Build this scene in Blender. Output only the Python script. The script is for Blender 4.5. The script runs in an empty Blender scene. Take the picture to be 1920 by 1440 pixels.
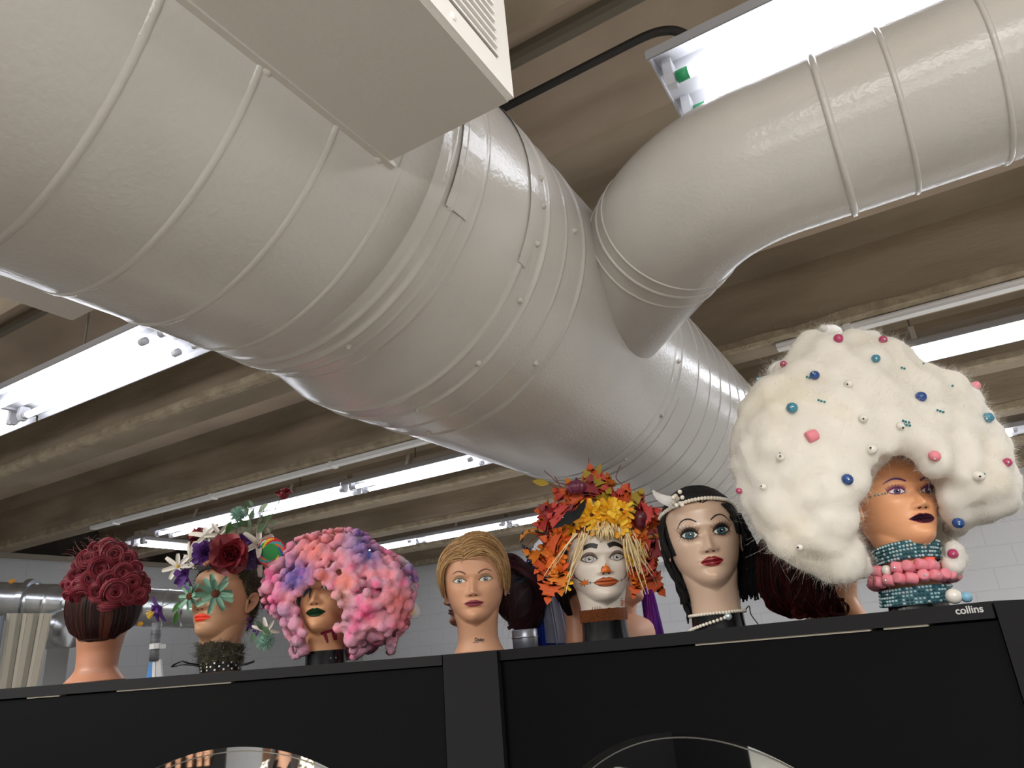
import bpy, bmesh, math, random
import numpy as np
from mathutils import Vector, Matrix, noise as mnoise
C = bpy.context.scene.collection
random.seed(7); RNG = np.random.default_rng(11)
PI = math.pi
CAMZ = 1.65
# ---------------------------------------------------------------- camera
FPX = 1331.0
_X = np.array([2497, -720, -1331.]); _X /= np.linalg.norm(_X)
_Z = np.array([-293, -3520, 1331.]); _Z -= _X * (_X @ _Z); _Z /= np.linalg.norm(_Z)
_Y = np.cross(_Z, _X)
MW = np.array([_X, _Y, _Z])            # world = MW @ (right, down, forward)
CAM = np.array([0, 0, CAMZ])
def ray(u, v): return MW @ np.array([(u - 960) / FPX, (v - 720) / FPX, 1.0])
def onplane(u, v, ax, val):            # a sight line met with the plane x, y or z = val
    r = ray(u, v); k = (val - CAM[ax]) / r[ax]; return CAM + k * r
LD = np.array([_Y[2] * 1.0, -_X[2] * 1.0, 0.]); LD /= np.linalg.norm(LD)      # horizontal axis square to the view
FD = np.array([_X[2], _Y[2], 0.]); FD /= np.linalg.norm(FD)                   # horizontal view direction
def LF(L, F, z=0.): p = LD * L + FD * F; p[2] = z; return p
def at(u, v, F):                       # point at horizontal distance F in front of the camera
    r = ray(u, v); return CAM + r * (F / (r @ FD))
cam_d = bpy.data.cameras.new('camera'); cam = bpy.data.objects.new('camera', cam_d); C.objects.link(cam)
cam_d.sensor_width = 36; cam_d.sensor_fit = 'HORIZONTAL'; cam_d.lens = 36 * FPX / 1920; cam_d.clip_start = .02
m = Matrix.Identity(4)
for i in range(3): m[i][0], m[i][1], m[i][2], m[i][3] = MW[i][0], -MW[i][1], -MW[i][2], CAM[i]
cam.matrix_world = m; bpy.context.scene.camera = cam
bpy.context.scene.view_settings.view_transform = 'Standard'
bpy.context.scene.view_settings.look = 'None'
w = bpy.data.worlds.new('World'); bpy.context.scene.world = w; w.use_nodes = True
w.node_tree.nodes['Background'].inputs[0].default_value = (.5, .52, .55, 1); w.node_tree.nodes['Background'].inputs[1].default_value = .15
# ---------------------------------------------------------------- materials
def lin(c):
    if isinstance(c, str):
        c = [int(c[i:i + 2], 16) / 255 for i in (0, 2, 4)]
        c = [x / 12.92 if x <= .04045 else ((x + .055) / 1.055) ** 2.4 for x in c]
    return (c[0], c[1], c[2], 1.0)
_mats = {}
def mat(name, col, rough=.5, metal=0., bump=0., bscale=40., col2=None, nscale=6., detail=4., emit=0., trans=0., alpha=1., sss=0., spec=.5, coat=0., sheen=0., attr=None, stretch=None, nlo=.35, nhi=.65, sssr=(.01, .006, .004)):
    if name in _mats: return _mats[name]
    M = bpy.data.materials.new(name); M.use_nodes = True; nt = M.node_tree; N = nt.nodes; Lk = nt.links
    b = N['Principled BSDF']
    b.inputs['Base Color'].default_value = lin(col); b.inputs['Roughness'].default_value = rough; b.inputs['Metallic'].default_value = metal
    b.inputs['Specular IOR Level'].default_value = spec
    if coat: b.inputs['Coat Weight'].default_value = coat; b.inputs['Coat Roughness'].default_value = .1
    if sheen: b.inputs['Sheen Weight'].default_value = sheen
    if trans: b.inputs['Transmission Weight'].default_value = trans
    if alpha < 1: b.inputs['Alpha'].default_value = alpha
    if sss: b.inputs['Subsurface Weight'].default_value = sss; b.inputs['Subsurface Radius'].default_value = sssr; b.inputs['Subsurface Scale'].default_value = 1.
    if emit: b.inputs['Emission Color'].default_value = lin(col); b.inputs['Emission Strength'].default_value = emit
    tc = N.new('ShaderNodeTexCoord'); vec = tc.outputs['Object']
    if stretch:
        mp = N.new('ShaderNodeMapping'); mp.inputs['Scale'].default_value = stretch; Lk.new(vec, mp.inputs[0]); vec = mp.outputs[0]
    colsock = None
    if attr:
        a = N.new('ShaderNodeAttribute'); a.attribute_name = attr; colsock = a.outputs['Color']
        Lk.new(colsock, b.inputs['Base Color'])
    if col2 is not None:
        n = N.new('ShaderNodeTexNoise'); n.inputs['Scale'].default_value = nscale; n.inputs['Detail'].default_value = detail; Lk.new(vec, n.inputs['Vector'])
        r = N.new('ShaderNodeMapRange'); r.inputs[1].default_value = nlo; r.inputs[2].default_value = nhi; Lk.new(n.outputs['Fac'], r.inputs[0])
        mx = N.new('ShaderNodeMix'); mx.data_type = 'RGBA'; Lk.new(r.outputs[0], mx.inputs['Factor'])
        mx.inputs[6].default_value = lin(col); mx.inputs[7].default_value = lin(col2)
        if colsock: Lk.new(colsock, mx.inputs[6])
        Lk.new(mx.outputs[2], b.inputs['Base Color'])
    if bump:
        n2 = N.new('ShaderNodeTexNoise'); n2.inputs['Scale'].default_value = bscale; n2.inputs['Detail'].default_value = 3; Lk.new(vec, n2.inputs['Vector'])
        bp = N.new('ShaderNodeBump'); bp.inputs['Strength'].default_value = bump; bp.inputs['Distance'].default_value = .01
        Lk.new(n2.outputs['Fac'], bp.inputs['Height']); Lk.new(bp.outputs[0], b.inputs['Normal'])
    _mats[name] = M; return M
def block_mat(name, col, mortar, axes, bw=.41, bh=.205, rough=.6):
    M = bpy.data.materials.new(name); M.use_nodes = True; nt = M.node_tree; N = nt.nodes; Lk = nt.links
    b = N['Principled BSDF']; b.inputs['Roughness'].default_value = rough
    tc = N.new('ShaderNodeNewGeometry'); sp = N.new('ShaderNodeSeparateXYZ'); cb = N.new('ShaderNodeCombineXYZ')
    Lk.new(tc.outputs['Position'], sp.inputs[0]); Lk.new(sp.outputs[axes[0]], cb.inputs[0]); Lk.new(sp.outputs[axes[1]], cb.inputs[1])
    br = N.new('ShaderNodeTexBrick'); br.inputs['Scale'].default_value = 1; br.inputs['Brick Width'].default_value = bw; br.inputs['Row Height'].default_value = bh
    br.inputs['Mortar Size'].default_value = .006; br.inputs['Mortar Smooth'].default_value = .4
    br.inputs['Color1'].default_value = lin(col); br.inputs['Color2'].default_value = lin(col); br.inputs['Mortar'].default_value = lin(mortar)
    Lk.new(cb.outputs[0], br.inputs['Vector']); Lk.new(br.outputs['Color'], b.inputs['Base Color'])
    bp = N.new('ShaderNodeBump'); bp.inputs['Strength'].default_value = .3; bp.inputs['Distance'].default_value = .004; bp.invert = True
    Lk.new(br.outputs['Fac'], bp.inputs['Height']); Lk.new(bp.outputs[0], b.inputs['Normal'])
    return M
# ---------------------------------------------------------------- mesh helpers
ROOTS = {}
def thing(name, label, cat, loc=(0, 0, 0), group=None, kind=None):
    o = bpy.data.objects.new(name, None); C.objects.link(o); o.location = loc; o.empty_display_size = .05
    o['label'] = label; o['category'] = cat
    if group: o['group'] = group
    if kind: o['kind'] = kind
    return o
def root_loc(o):
    while o.parent is not None: o = o.parent
    return np.array(o.location)
def tag(o, label, cat, group=None, kind=None):
    o['label'] = label; o['category'] = cat
    if group: o['group'] = group
    if kind: o['kind'] = kind
    return o
def mesh(name, V, F, mats, parent=None, smooth=True, col=None, fm=None, kind=None, label=None, origin=None):
    V = np.asarray(V, float).reshape(-1, 3)
    off = np.zeros(3)
    if parent is not None: off = root_loc(parent)
    elif origin is not None: off = np.asarray(origin, float)
    me = bpy.data.meshes.new(name)
    if isinstance(F, np.ndarray):
        nf, k = F.shape
        me.vertices.add(len(V)); me.vertices.foreach_set('co', (V - off).ravel())
        me.loops.add(nf * k); me.loops.foreach_set('vertex_index', F.ravel().astype(np.int32))
        me.polygons.add(nf); me.polygons.foreach_set('loop_start', np.arange(0, nf * k, k, dtype=np.int32))
        me.update(calc_edges=True)
    else:
        me.from_pydata([tuple(x) for x in (V - off)], [], F)
    if not isinstance(mats, (list, tuple)): mats = [mats]
    for mm in mats: me.materials.append(mm)
    n = len(me.polygons)
    me.polygons.foreach_set('use_smooth', [bool(smooth)] * n)
    if fm is not None: me.polygons.foreach_set('material_index', np.asarray(fm, np.int32))
    if col is not None:
        a = me.attributes.new('Col', 'FLOAT_COLOR', 'POINT'); c = np.ones((len(V), 4)); c[:, :3] = col; a.data.foreach_set('color', c.ravel())
    me.validate()
    o = bpy.data.objects.new(name, me); C.objects.link(o)
    if parent is not None: o.parent = parent
    else: o.location = off
    if kind: o['kind'] = kind
    if label: o['label'] = label
    return o
class MB:                                  # collects shapes into one mesh
    def __init__(s): s.V = []; s.F = []; s.fm = []; s.m = 0; s.n = 0
    def add(s, V, F):
        V = np.asarray(V, float).reshape(-1, 3); s.V.append(V); s.F += [tuple(int(i) + s.n for i in f) for f in F]; s.fm += [s.m] * len(F); s.n += len(V); return s
    def box(s, lo, hi):
        x0, y0, z0 = lo; x1, y1, z1 = hi
        return s.add([(x0, y0, z0), (x1, y0, z0), (x1, y1, z0), (x0, y1, z0), (x0, y0, z1), (x1, y0, z1), (x1, y1, z1), (x0, y1, z1)],
                     [(0, 3, 2, 1), (4, 5, 6, 7), (0, 1, 5, 4), (1, 2, 6, 5), (2, 3, 7, 6), (3, 0, 4, 7)])
    def prism(s, poly, z0, z1):            # poly: xy list ccw; z may be lists
        n = len(poly); z0 = z0 if hasattr(z0, '__len__') else [z0] * n; z1 = z1 if hasattr(z1, '__len__') else [z1] * n
        V = [(p[0], p[1], z0[i]) for i, p in enumerate(poly)] + [(p[0], p[1], z1[i]) for i, p in enumerate(poly)]
        F = [tuple(range(n))[::-1], tuple(range(n, 2 * n))] + [(i, (i + 1) % n, n + (i + 1) % n, n + i) for i in range(n)]
        return s.add(V, F)
    def extrude(s, prof, a, b, U, W, caps=True):   # 2-D profile swept from a to b, U/W = profile axes
        a, b, U, W = map(lambda q: np.asarray(q, float), (a, b, U, W)); n = len(prof)
        V = [a + U * p[0] + W * p[1] for p in prof] + [b + U * p[0] + W * p[1] for p in prof]
        F = [(i, (i + 1) % n, n + (i + 1) % n, n + i) for i in range(n)]
        if caps: F += [tuple(range(n))[::-1], tuple(range(n, 2 * n))]
        return s.add(V, F)
    def sheet(s, prof, a, b, U, W):                # open profile
        a, b, U, W = map(lambda q: np.asarray(q, float), (a, b, U, W)); n = len(prof)
        V = [a + U * p[0] + W * p[1] for p in prof] + [b + U * p[0] + W * p[1] for p in prof]
        return s.add(V, [(i, i + 1, n + i + 1, n + i) for i in range(n - 1)])
    def tube(s, P, r, sides=8, caps=True):
        P = np.asarray(P, float); K = len(P); R = np.broadcast_to(np.asarray(r, float), (K,))
        fr = frames(P); V = []
        for i in range(K):
            for k in range(sides):
                a = 2 * PI * k / sides; V.append(P[i] + R[i] * (math.cos(a) * fr[i][0] + math.sin(a) * fr[i][1]))
        F = [(i * sides + k, i * sides + (k + 1) % sides, (i + 1) * sides + (k + 1) % sides, (i + 1) * sides + k) for i in range(K - 1) for k in range(sides)]
        if caps: F += [tuple(range(sides))[::-1], tuple(range((K - 1) * sides, K * sides))]
        return s.add(V, F)
    def sphere(s, c, r, nu=12, nv=8, R=None):
        r = np.broadcast_to(np.asarray(r, float), (3,)); V = [(0, 0, 1)]; 
        for j in range(1, nv):
            for i in range(nu):
                t = PI * j / nv; a = 2 * PI * i / nu; V.append((math.sin(t) * math.cos(a), math.sin(t) * math.sin(a), math.cos(t)))
        V.append((0, 0, -1)); V = np.array(V) * r
        if R is not None: V = V @ np.asarray(R).T
        F = [(0, 1 + i, 1 + (i + 1) % nu) for i in range(nu)]
        for j in range(nv - 2):
            for i in range(nu):
                a = 1 + j * nu + i; b = 1 + j * nu + (i + 1) % nu; F.append((a, a + nu, b + nu, b))
        l = len(V) - 1; o = 1 + (nv - 2) * nu
        F += [(l, o + (i + 1) % nu, o + i) for i in range(nu)]
        return s.add(V + np.asarray(c, float), F)
    def build(s, name, mats, parent=None, smooth=False, **k):
        return mesh(name, np.vstack(s.V), s.F, mats, parent, smooth, fm=s.fm, **k)
def frames(P):
    P = np.asarray(P, float); K = len(P); T = np.gradient(P, axis=0); T /= np.linalg.norm(T, axis=1)[:, None] + 1e-12
    up = np.array([0, 0, 1.]) if abs(T[0][2]) < .9 else np.array([1., 0, 0]); u = np.cross(T[0], up); u /= np.linalg.norm(u); out = []
    for i in range(K):
        u = u - T[i] * (u @ T[i]); u /= np.linalg.norm(u) + 1e-12; out.append((u, np.cross(T[i], u)))
    return out
def spline(pts, K):                        # Catmull-Rom through pts, K samples
    p = np.asarray(pts, float); n = len(p)
    if n == 2: return p[0] + (p[1] - p[0]) * np.linspace(0, 1, K)[:, None]
    q = np.vstack([2 * p[0] - p[1], p, 2 * p[-1] - p[-2]]); t = np.linspace(0, n - 1 - 1e-9, K); i = t.astype(int); f = (t - i)[:, None]
    a, b, c, d = q[i], q[i + 1], q[i + 2], q[i + 3]
    return .5 * (2 * b + (c - a) * f + (2 * a - 5 * b + 4 * c - d) * f ** 2 + (3 * b - a - 3 * c + d) * f ** 3)
def strands(P, r, sides=3, tip=.3):        # P (N,K,3) -> verts, quads of many thin tubes
    P = np.asarray(P, float); N, K, _ = P.shape
    T = np.gradient(P, axis=1); T /= np.linalg.norm(T, axis=2)[..., None] + 1e-12
    rnd = RNG.normal(size=(N, 1, 3)); U = np.cross(T, rnd); U /= np.linalg.norm(U, axis=2)[..., None] + 1e-12; Wv = np.cross(T, U)
    rad = (np.broadcast_to(np.asarray(r, float), (N,))[:, None] * np.linspace(1, tip, K)[None, :])[..., None]
    V = np.stack([P + rad * (math.cos(2 * PI * k / sides) * U + math.sin(2 * PI * k / sides) * Wv) for k in range(sides)], axis=2)  # N,K,S,3
    n, k, s = np.meshgrid(np.arange(N), np.arange(K - 1), np.arange(sides), indexing='ij'); s2 = (s + 1) % sides
    ix = lambda a, b, c: (a * K + b) * sides + c
    F = np.stack([ix(n, k, s), ix(n, k, s2), ix(n, k + 1, s2), ix(n, k + 1, s)], -1).reshape(-1, 4)
    return V.reshape(-1, 3), F
def vcol(N, K, sides, cols): return np.repeat(np.asarray(cols), K * sides, axis=0)
def lock(path, r, n, K=24, twist=0., flat=1., prof=None):    # a bundle of n strands along a path
    P = spline(path, K); fr = frames(P); t = np.linspace(0, 1, K)
    rr = np.broadcast_to(np.asarray(r, float), (K,)) if np.ndim(r) else np.full(K, r)
    if prof is not None: rr = rr * np.array([prof(x) for x in t])
    q = np.sqrt(RNG.random(n)) ; a = RNG.random(n) * 2 * PI; out = np.zeros((n, K, 3))
    for i in range(K):
        aa = a + twist * t[i]; out[:, i] = P[i] + rr[i] * (q * np.cos(aa))[:, None] * fr[i][0] + rr[i] * flat * (q * np.sin(aa))[:, None] * fr[i][1]
    return out
def nz(p, s): return mnoise.noise(Vector((p[0] * s, p[1] * s, p[2] * s)))
TUBE = 14; AREA_E = 125; UP2_E = 22; UP3_E = 50; ONLY = ''
# ---------------------------------------------------------------- room shell
M_conc = mat('concrete_beam', 'a99b88', .9, bump=.25, bscale=30, col2='8a7d6a', nscale=2.2, detail=8, stretch=(.6, 1, 3))
M_deck = mat('concrete_deck', 'e0cfbb', .9, bump=.2, bscale=25, col2='c6b5a2', nscale=1.6, detail=8)
M_edge = mat('rough_concrete_edge', 'b5a78f', .95, bump=.9, bscale=60, col2='9a8c76', nscale=14, detail=6)
M_joint = mat('joint_sealant', '8d877a', .7)
M_dark = mat('dark_girder', '4a4541', .9, col2='38332f', nscale=2)
M_floor = mat('vinyl_floor', '8f8a82', .4, col2='827d75', nscale=3)
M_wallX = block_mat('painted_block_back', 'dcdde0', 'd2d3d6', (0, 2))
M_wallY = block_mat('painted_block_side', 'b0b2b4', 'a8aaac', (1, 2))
M_white = mat('white_paint', 'ecebe8', .45)
XL, XR, YB, YF = -7.6, 5.2, 8.45, -10.2
def struct(name, mb, m, **k): o = mb.build(name, m, None, **k); o['kind'] = 'structure'; return o
DZ = CAMZ + 1.68; SZ = CAMZ + 1.28
struct('floor', MB().box((XL - .6, YF - .3, -.1), (XR + .3, YB + .3, 0)), M_floor)
struct('ceiling', MB().box((XL - .6, YF - .3, DZ), (XR + .3, YB + .3, DZ + .15)), M_deck)
struct('wall_back', MB().box((XL - .1, YB, 0), (XR + .2, YB + .2, DZ)), M_wallX)
struct('wall_left', MB().box((XL - .2, YF, 0), (XL, YB, SZ - .0)), M_wallY)
struct('wall_right', MB().box((XR, YF, 0), (XR + .2, YB, DZ)), M_wallY)
struct('wall_front', MB().box((XL - .1, YF - .2, 0), (XR + .2, YF, DZ)), M_wallX)
struct('trim_1', MB().box((XL - .6, YF, SZ), (XL - .25, YB, DZ)), M_dark)       # girder the stems run into; the recess's darkness is put into its colour
struct('trim_2', MB().box((XL - .02, YF, SZ - .05), (XL + .03, YB, SZ)), M_joint)
k = 0
stemY = [2.09 + 1.215 * i for i in range(-10, 6)]
for y in stemY:
    if y > YB - .25 or y < YF + .2: continue
    k += 1
    mb = MB(); fil = .1
    prof = [(0.012, 0), (.2, 0), (.24, .40 - fil + .02), (.24 + fil, .405), (-.03 - fil, .405), (-.03, .40 - fil + .02), (-.0, .03)]
    mb.extrude(prof, (XL - .4, y, SZ), (XR + .1, y, SZ), (0, 1, 0), (0, 0, 1))
    o = struct('ceiling_beam_%d' % k if k else 'x', mb, [M_conc]); o.name = 'trim_beam_%d' % k
    mb2 = MB(); n = 200; xs = np.linspace(XL, XR, n); V = []
    for x in xs:
        a = .012 + .006 * nz((x, y, 0), 6); b = .03 + .014 * nz((x, y, 3), 5)
        V += [(x, y - .008, SZ + b + .012), (x, y - .006 + .004 * nz((x, y, 1), 25), SZ + .006), (x, y + a + .01, SZ - .003), (x, y + .05 + .02 * nz((x, y, 9), 7), SZ - .001)]
    mb2.add(V, [(4 * i + j, 4 * i + j + 1, 4 * i + j + 5, 4 * i + j + 4) for i in range(n - 1) for j in range(3)])
    e = mb2.build('beam_edge', M_edge, None); e['kind'] = 'structure'; e.parent = o
    jy = y - .52
    o2 = struct('trim_joint_%d' % k, MB().extrude([(-.03, .002), (-.026, -.02), (-.012, -.03), (.012, -.03), (.026, -.02), (.03, .002)], (XL, jy - .08, DZ), (XR, jy - .08, DZ), (0, 1, 0), (0, 0, 1)), M_joint)
# ---------------------------------------------------------------- fluorescent fixtures
M_refl = mat('white_enamel', 'b4b4b8', .4)
M_tube = mat('lit_tube', 'f4f7ff', .4, emit=TUBE)
M_cap = mat('green_end_cap', '1f8a55', .4)
M_shade = mat('fixture_side', 'bdb5aa', .5)
def fixture(x0, x1, yc, hz, label, nt=2, axis='x', caps=False):
    z = CAMZ + hz
    t = thing('fluorescent_fixture', label, 'ceiling light', (x0, yc, z) if axis == 'x' else (yc, x0, z), 'fluorescent fixtures in rows under the ceiling')
    U, Wd = np.array([0, 1., 0]), np.array([0, 0, 1.]); D = np.array([1., 0, 0])
    if axis == 'y': U, D = np.array([-1., 0, 0]), np.array([0, 1., 0])
    L = x1 - x0; o = np.array([x0, yc, z]) if axis == 'x' else np.array([yc, x0, z])
    mb = MB(); pr = [(-.152, -.004), (-.15, .022), (-.125, .036), (-.052, .055), (-.05, .03), (.05, .03), (.052, .055), (.125, .036), (.15, .022), (.152, -.004)]
    mb.sheet(pr, o, o + D * L, U, Wd)
    pr2 = [(p[0], p[1] + .006) for p in pr]; pr2[0] = (-.156, -.004); pr2[-1] = (.156, -.004)
    mb.sheet(pr2[::-1], o, o + D * L, U, Wd)
    mb.build('reflector', M_refl, t, smooth=False)
    MB().extrude([(-.055, .056), (.055, .056), (.055, .1), (-.055, .1)], o + D * .02, o + D * (L - .02), U, Wd).build('ballast_channel', M_shade, t)
    n = max(1, round(L / 1.22))
    for s in (-.07, .07):
        for i in range(n):
            a = o + D * (L * i / n + .045) + U * s + Wd * -.012; b = o + D * (L * (i + 1) / n - .045) + U * s + Wd * -.012
            MB().tube([a + D * .03, b - D * .03], .0145, 12).build('tube_lamp', M_tube, t, smooth=True)
            for e in (a, b - D * .03):
                MB().tube([e, e + D * .03], .0152, 10).build('end_cap', M_cap if caps else M_refl, t, smooth=True)
    for d in (0., L):
        sg = 1 if d == 0 else -1
        sk = MB()
        for s in (-.07, .07):
            c = o + D * (d + sg * .02) + U * s
            sk.extrude([(-.022, .035), (.022, .035), (.024, -.012), (.012, -.032), (-.012, -.032), (-.024, -.012)], c, c + D * (sg * .022), U, Wd)
        sk.extrude([(-.15, .02), (.15, .02), (.12, .05), (-.12, .05)], o + D * d, o + D * (d + sg * .004), U, Wd)
        sk.build('lamp_holder', M_refl, t)
    for d in (.25 * L, .75 * L):
        c = o + D * d
        if yc > 3: MB().extrude([(-.115, .03), (-.105, .03), (-.075, .125), (-.085, .125)], c - D * .012, c + D * .012, U, Wd).build('hanger_hook', M_white, t)
        MB().tube([c + Wd * .1, c + Wd * (DZ - z)], .005, 6).build('hanger_rod', M_joint, t)
    return t
FX = [(-.30, 2.14, 1.46, 1.262, 'nearest bright twin tube fixture with green end caps above the branch duct'),
      (-3.56, -1.12, 1.52, 1.235, 'bright twin tube fixture partly hidden behind the left side of the big duct'),
      (-6.02, -3.58, 1.52, 1.235, 'twin tube fixture cut off by the left edge of the photo'),
      (-5.9, -3.62, 3.94, 1.245, 'far lit fixture whose left end hangs above the flower covered head'),
      (-3.61, -1.33, 3.94, 1.245, 'far lit fixture passing behind the underside of the big duct'),
      (-.45, 1.98, 3.94, 1.245, 'far lit fixture running behind the top of the huge white wig'),
      (1.99, 4.42, 3.94, 1.245, 'far lit fixture at the right beyond the huge white wig'),
      (-6.1, -3.72, 6.35, 1.255, 'farthest row fixture seen above the pink cotton wig'),
      (-3.71, -1.33, 6.35, 1.255, 'farthest row fixture seen behind the blonde mannequin head'),
      (-.45, 1.98, 6.35, 1.255, 'farthest row fixture glimpsed right of the huge white wig')]
for i, f in enumerate(FX): fixture(*f, caps=i == 0)
tg = fixture(-6.75, -5.25, 3.2, 1.05, 'small crosswise strip light near the left wall above the flower covered head', axis='y') if False else None
# raceway under the second beam
for xa, xb, lb in ((XL + 1.6, -1.36, 'thin white metal raceway under a beam, left of the big duct'), (-.42, XR, 'thin white metal raceway under a beam, right of the big duct')):
    rw = MB(); rw.box((xa, 3.35, SZ - .034), (xb, 3.40, SZ - .004)); rw.tube([(xa, 3.352, SZ - .014), (xb, 3.352, SZ - .014)], .009, 8)
    for x in np.arange(xa + .3, xb, 1.2): rw.box((x, 3.34, SZ - .042), (x + .03, 3.405, SZ - .003))
    tag(rw.build('cable_raceway', mat('raceway_white', 'f8f8f8', .4), None, origin=(xa, 3.37, SZ)), lb, 'raceway')
p_, q_ = onplane(253, 1013, 0, -6.4), onplane(358, 1027, 0, -6.4)
fixture(p_[1], q_[1] + .4, -6.4, (p_[2] + q_[2]) / 2 - CAMZ, 'short crosswise strip light near the left wall, left of the flower covered head', axis='y')
# ---------------------------------------------------------------- unseen lamps: stand-ins for rows out of view, plus added upward fills
def area(x, y, z, sx, sy, e, col=(1, .985, .95), rot=(0, 0, 0)):
    l = bpy.data.lights.new('row_and_fill_light', 'AREA'); l.shape = 'RECTANGLE'; l.size = sx; l.size_y = sy; l.energy = e; l.color = col
    o = bpy.data.objects.new('row_and_fill_light', l); C.objects.link(o); o.location = (x, y, z); o.rotation_euler = rot; return o
for (x, y) in [(-2.2, -1.0), (1.2, -1.0), (-2.2, -3.4), (1.2, -3.4), (-1, -6), (3.2, 1.4), (3.2, 5)]:
    area(x, y, CAMZ + 1.2, 2.4, .2, AREA_E)
area(-3.5, 5.2, .9, 3.5, 3.5, UP2_E, rot=(PI, 0, 0)); area(1.5, 5.2, .9, 3.5, 3.5, UP2_E, rot=(PI, 0, 0))  # added upward fill lamps that brighten the far beams, no fixtures there
for x in (-2.6, .9): area(x, -.5, 2.15, 2.4, .7, UP3_E, rot=(PI, 0, 0))  # added upward fill lamps that brighten the near deck
# ---------------------------------------------------------------- ducts
M_duct = mat('white_duct_paint', 'c2c0bc', .22, bump=.10, bscale=120, col2='bab7b2', nscale=3, spec=.5)
M_box = mat('white_box_paint', 'bfbbb4', .4, bump=.06, bscale=120)
M_grille = mat('white_grille_paint', 'e6e4e0', .4)
Z0 = CAMZ
c1 = (-.8792, Z0 + .8885, .3676); c2 = (-.8923, Z0 + .8754, .3852)
def dsec(y):
    f = min(1, max(0, (y - .905) / .2)); f = f * f * (3 - 2 * f)
    return [a + (b - a) * f for a, b in zip(c1, c2)]
bands = [(.812, .004), (.842, .006), (.872, .0045), (.905, .004), (1.062, .0035), (1.125, .005), (1.205, .004), (1.295, .0035), (1.985, .004), (1.93, .0025)]
main = thing('round_main_duct', 'huge white painted round duct running diagonally under the ceiling', 'duct', (c2[0], 1.0, c2[1] - .4))
def duct_r(y):
    r = 0
    for b, h in bands: r = max(r, h * math.exp(-((y - b) / .0055) ** 2))
    if .842 < y < .905: r = max(r, .0025)
    if 1.125 < y < 1.205: r = max(r, .0022)
    return r
ys = sorted(set(list(np.arange(-.9, .78, .06)) + list(np.arange(.78, 1.33, .0035)) + list(np.arange(1.33, 1.9, .04)) + list(np.arange(1.9, 2.02, .0035)) + list(np.arange(2.05, YB - .02, .15))))
NS = 128; V = []
for y in ys:
    cx, cz, r = dsec(y); rr = r + duct_r(y)
    V += [(cx + rr * math.cos(2 * PI * i / NS), y, cz + rr * math.sin(2 * PI * i / NS)) for i in range(NS)]
K = len(ys)
F = [(j * NS + i, j * NS + (i + 1) % NS, (j + 1) * NS + (i + 1) % NS, (j + 1) * NS + i) for j in range(K - 1) for i in range(NS)]
mesh('duct_wall', V, F, M_duct, main)
def helix(y0, y1, pitch, dr):
    n = int((y1 - y0) / pitch * 72); P = []
    for i in range(n + 1):
        y = y0 + pitch * i / 72; a = -2 * PI * i / 72 - PI / 6; cx, cz, r = dsec(y); P.append((y, a, cx, cz, r))
    prof = [(-.0065, -.001), (-.004, dr * .6), (-.0015, dr), (.0015, dr), (.004, dr * .6), (.0065, -.001)]; V = []
    for y, a, cx, cz, r in P: V += [(cx + (r + q) * math.cos(a), y + d, cz + (r + q) * math.sin(a)) for d, q in prof]
    m_ = len(prof); F = [(i * m_ + k, i * m_ + k + 1, (i + 1) * m_ + k + 1, (i + 1) * m_ + k) for i in range(n) for k in range(m_ - 1)]
    return V, F
for y0, y1 in ((-.86, .80), (2.03, YB - .05)):
    V, F = helix(y0, y1, .131, .0026); mesh("spiral_seam", V, F, M_duct, main)
def duct_hit(u, v):
    r = ray(u, v); best = None
    for c in (c1, c2):
        A = r[0] ** 2 + r[2] ** 2; cz = c[1] - CAMZ; B = -2 * (r[0] * c[0] + r[2] * cz); Cc = c[0] ** 2 + cz ** 2 - c[2] ** 2; D = B * B - 4 * A * Cc
        if D < 0: continue
        k = (-B - D ** .5) / 2 / A; p = CAM + k * r
        if abs(dsec(p[1])[0] - c[0]) < .008: best = (p, np.array([(p[0] - c[0]) / c[2], 0, (p[2] - c[1]) / c[2]]))
    return best
sm = MB().sphere((0, 0, 0), (.0075, .0075, .0055), 8, 6).sphere((0, 0, .004), (.0045, .0045, .004), 8, 5)
s0 = None
for u, v in [(842, 392), (652, 648), (505, 694), (897, 681), (975, 563), (1007, 457), (1018, 386), (1076, 433), (1004, 681), (1240, 779), (1172, 860), (1272, 678), (782, 767), (803, 811), (1013, 335)]:
    h = duct_hit(u, v)
    if h is None: continue
    q = Vector((0, 0, 1)).rotation_difference(Vector(h[1]))
    if s0 is None: s0 = sm.build('screw', M_duct, main, smooth=True, origin=(0, 0, 0)); s0.data.transform(Matrix.Translation(Vector(root_loc(main)))); o = s0
    else: o = s0.copy(); C.objects.link(o); o.parent = main
    o.location = Vector(h[0] - root_loc(main)); o.rotation_mode = 'QUATERNION'; o.rotation_quaternion = q
# lap straps on the collars
def strap(y0, y1, a0, a1, dr=.004):
    V = []; n = 12
    for i in range(n + 1):
        a = math.radians(a0 + (a1 - a0) * i / n)
        for y in (y0, y1):
            cx, cz, r = dsec(y); V.append((cx + (r + dr + duct_r(y)) * math.cos(a), y, cz + (r + dr + duct_r(y)) * math.sin(a)))
    return V, [(2 * i, 2 * i + 1, 2 * i + 3, 2 * i + 2) for i in range(n)]
for a in ((.826, .885, -30, 40), (1.05, 1.075, -28, 40)):
    V, F = strap(*a); mesh('seam_strap', V, F, M_duct, main, smooth=False)
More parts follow.
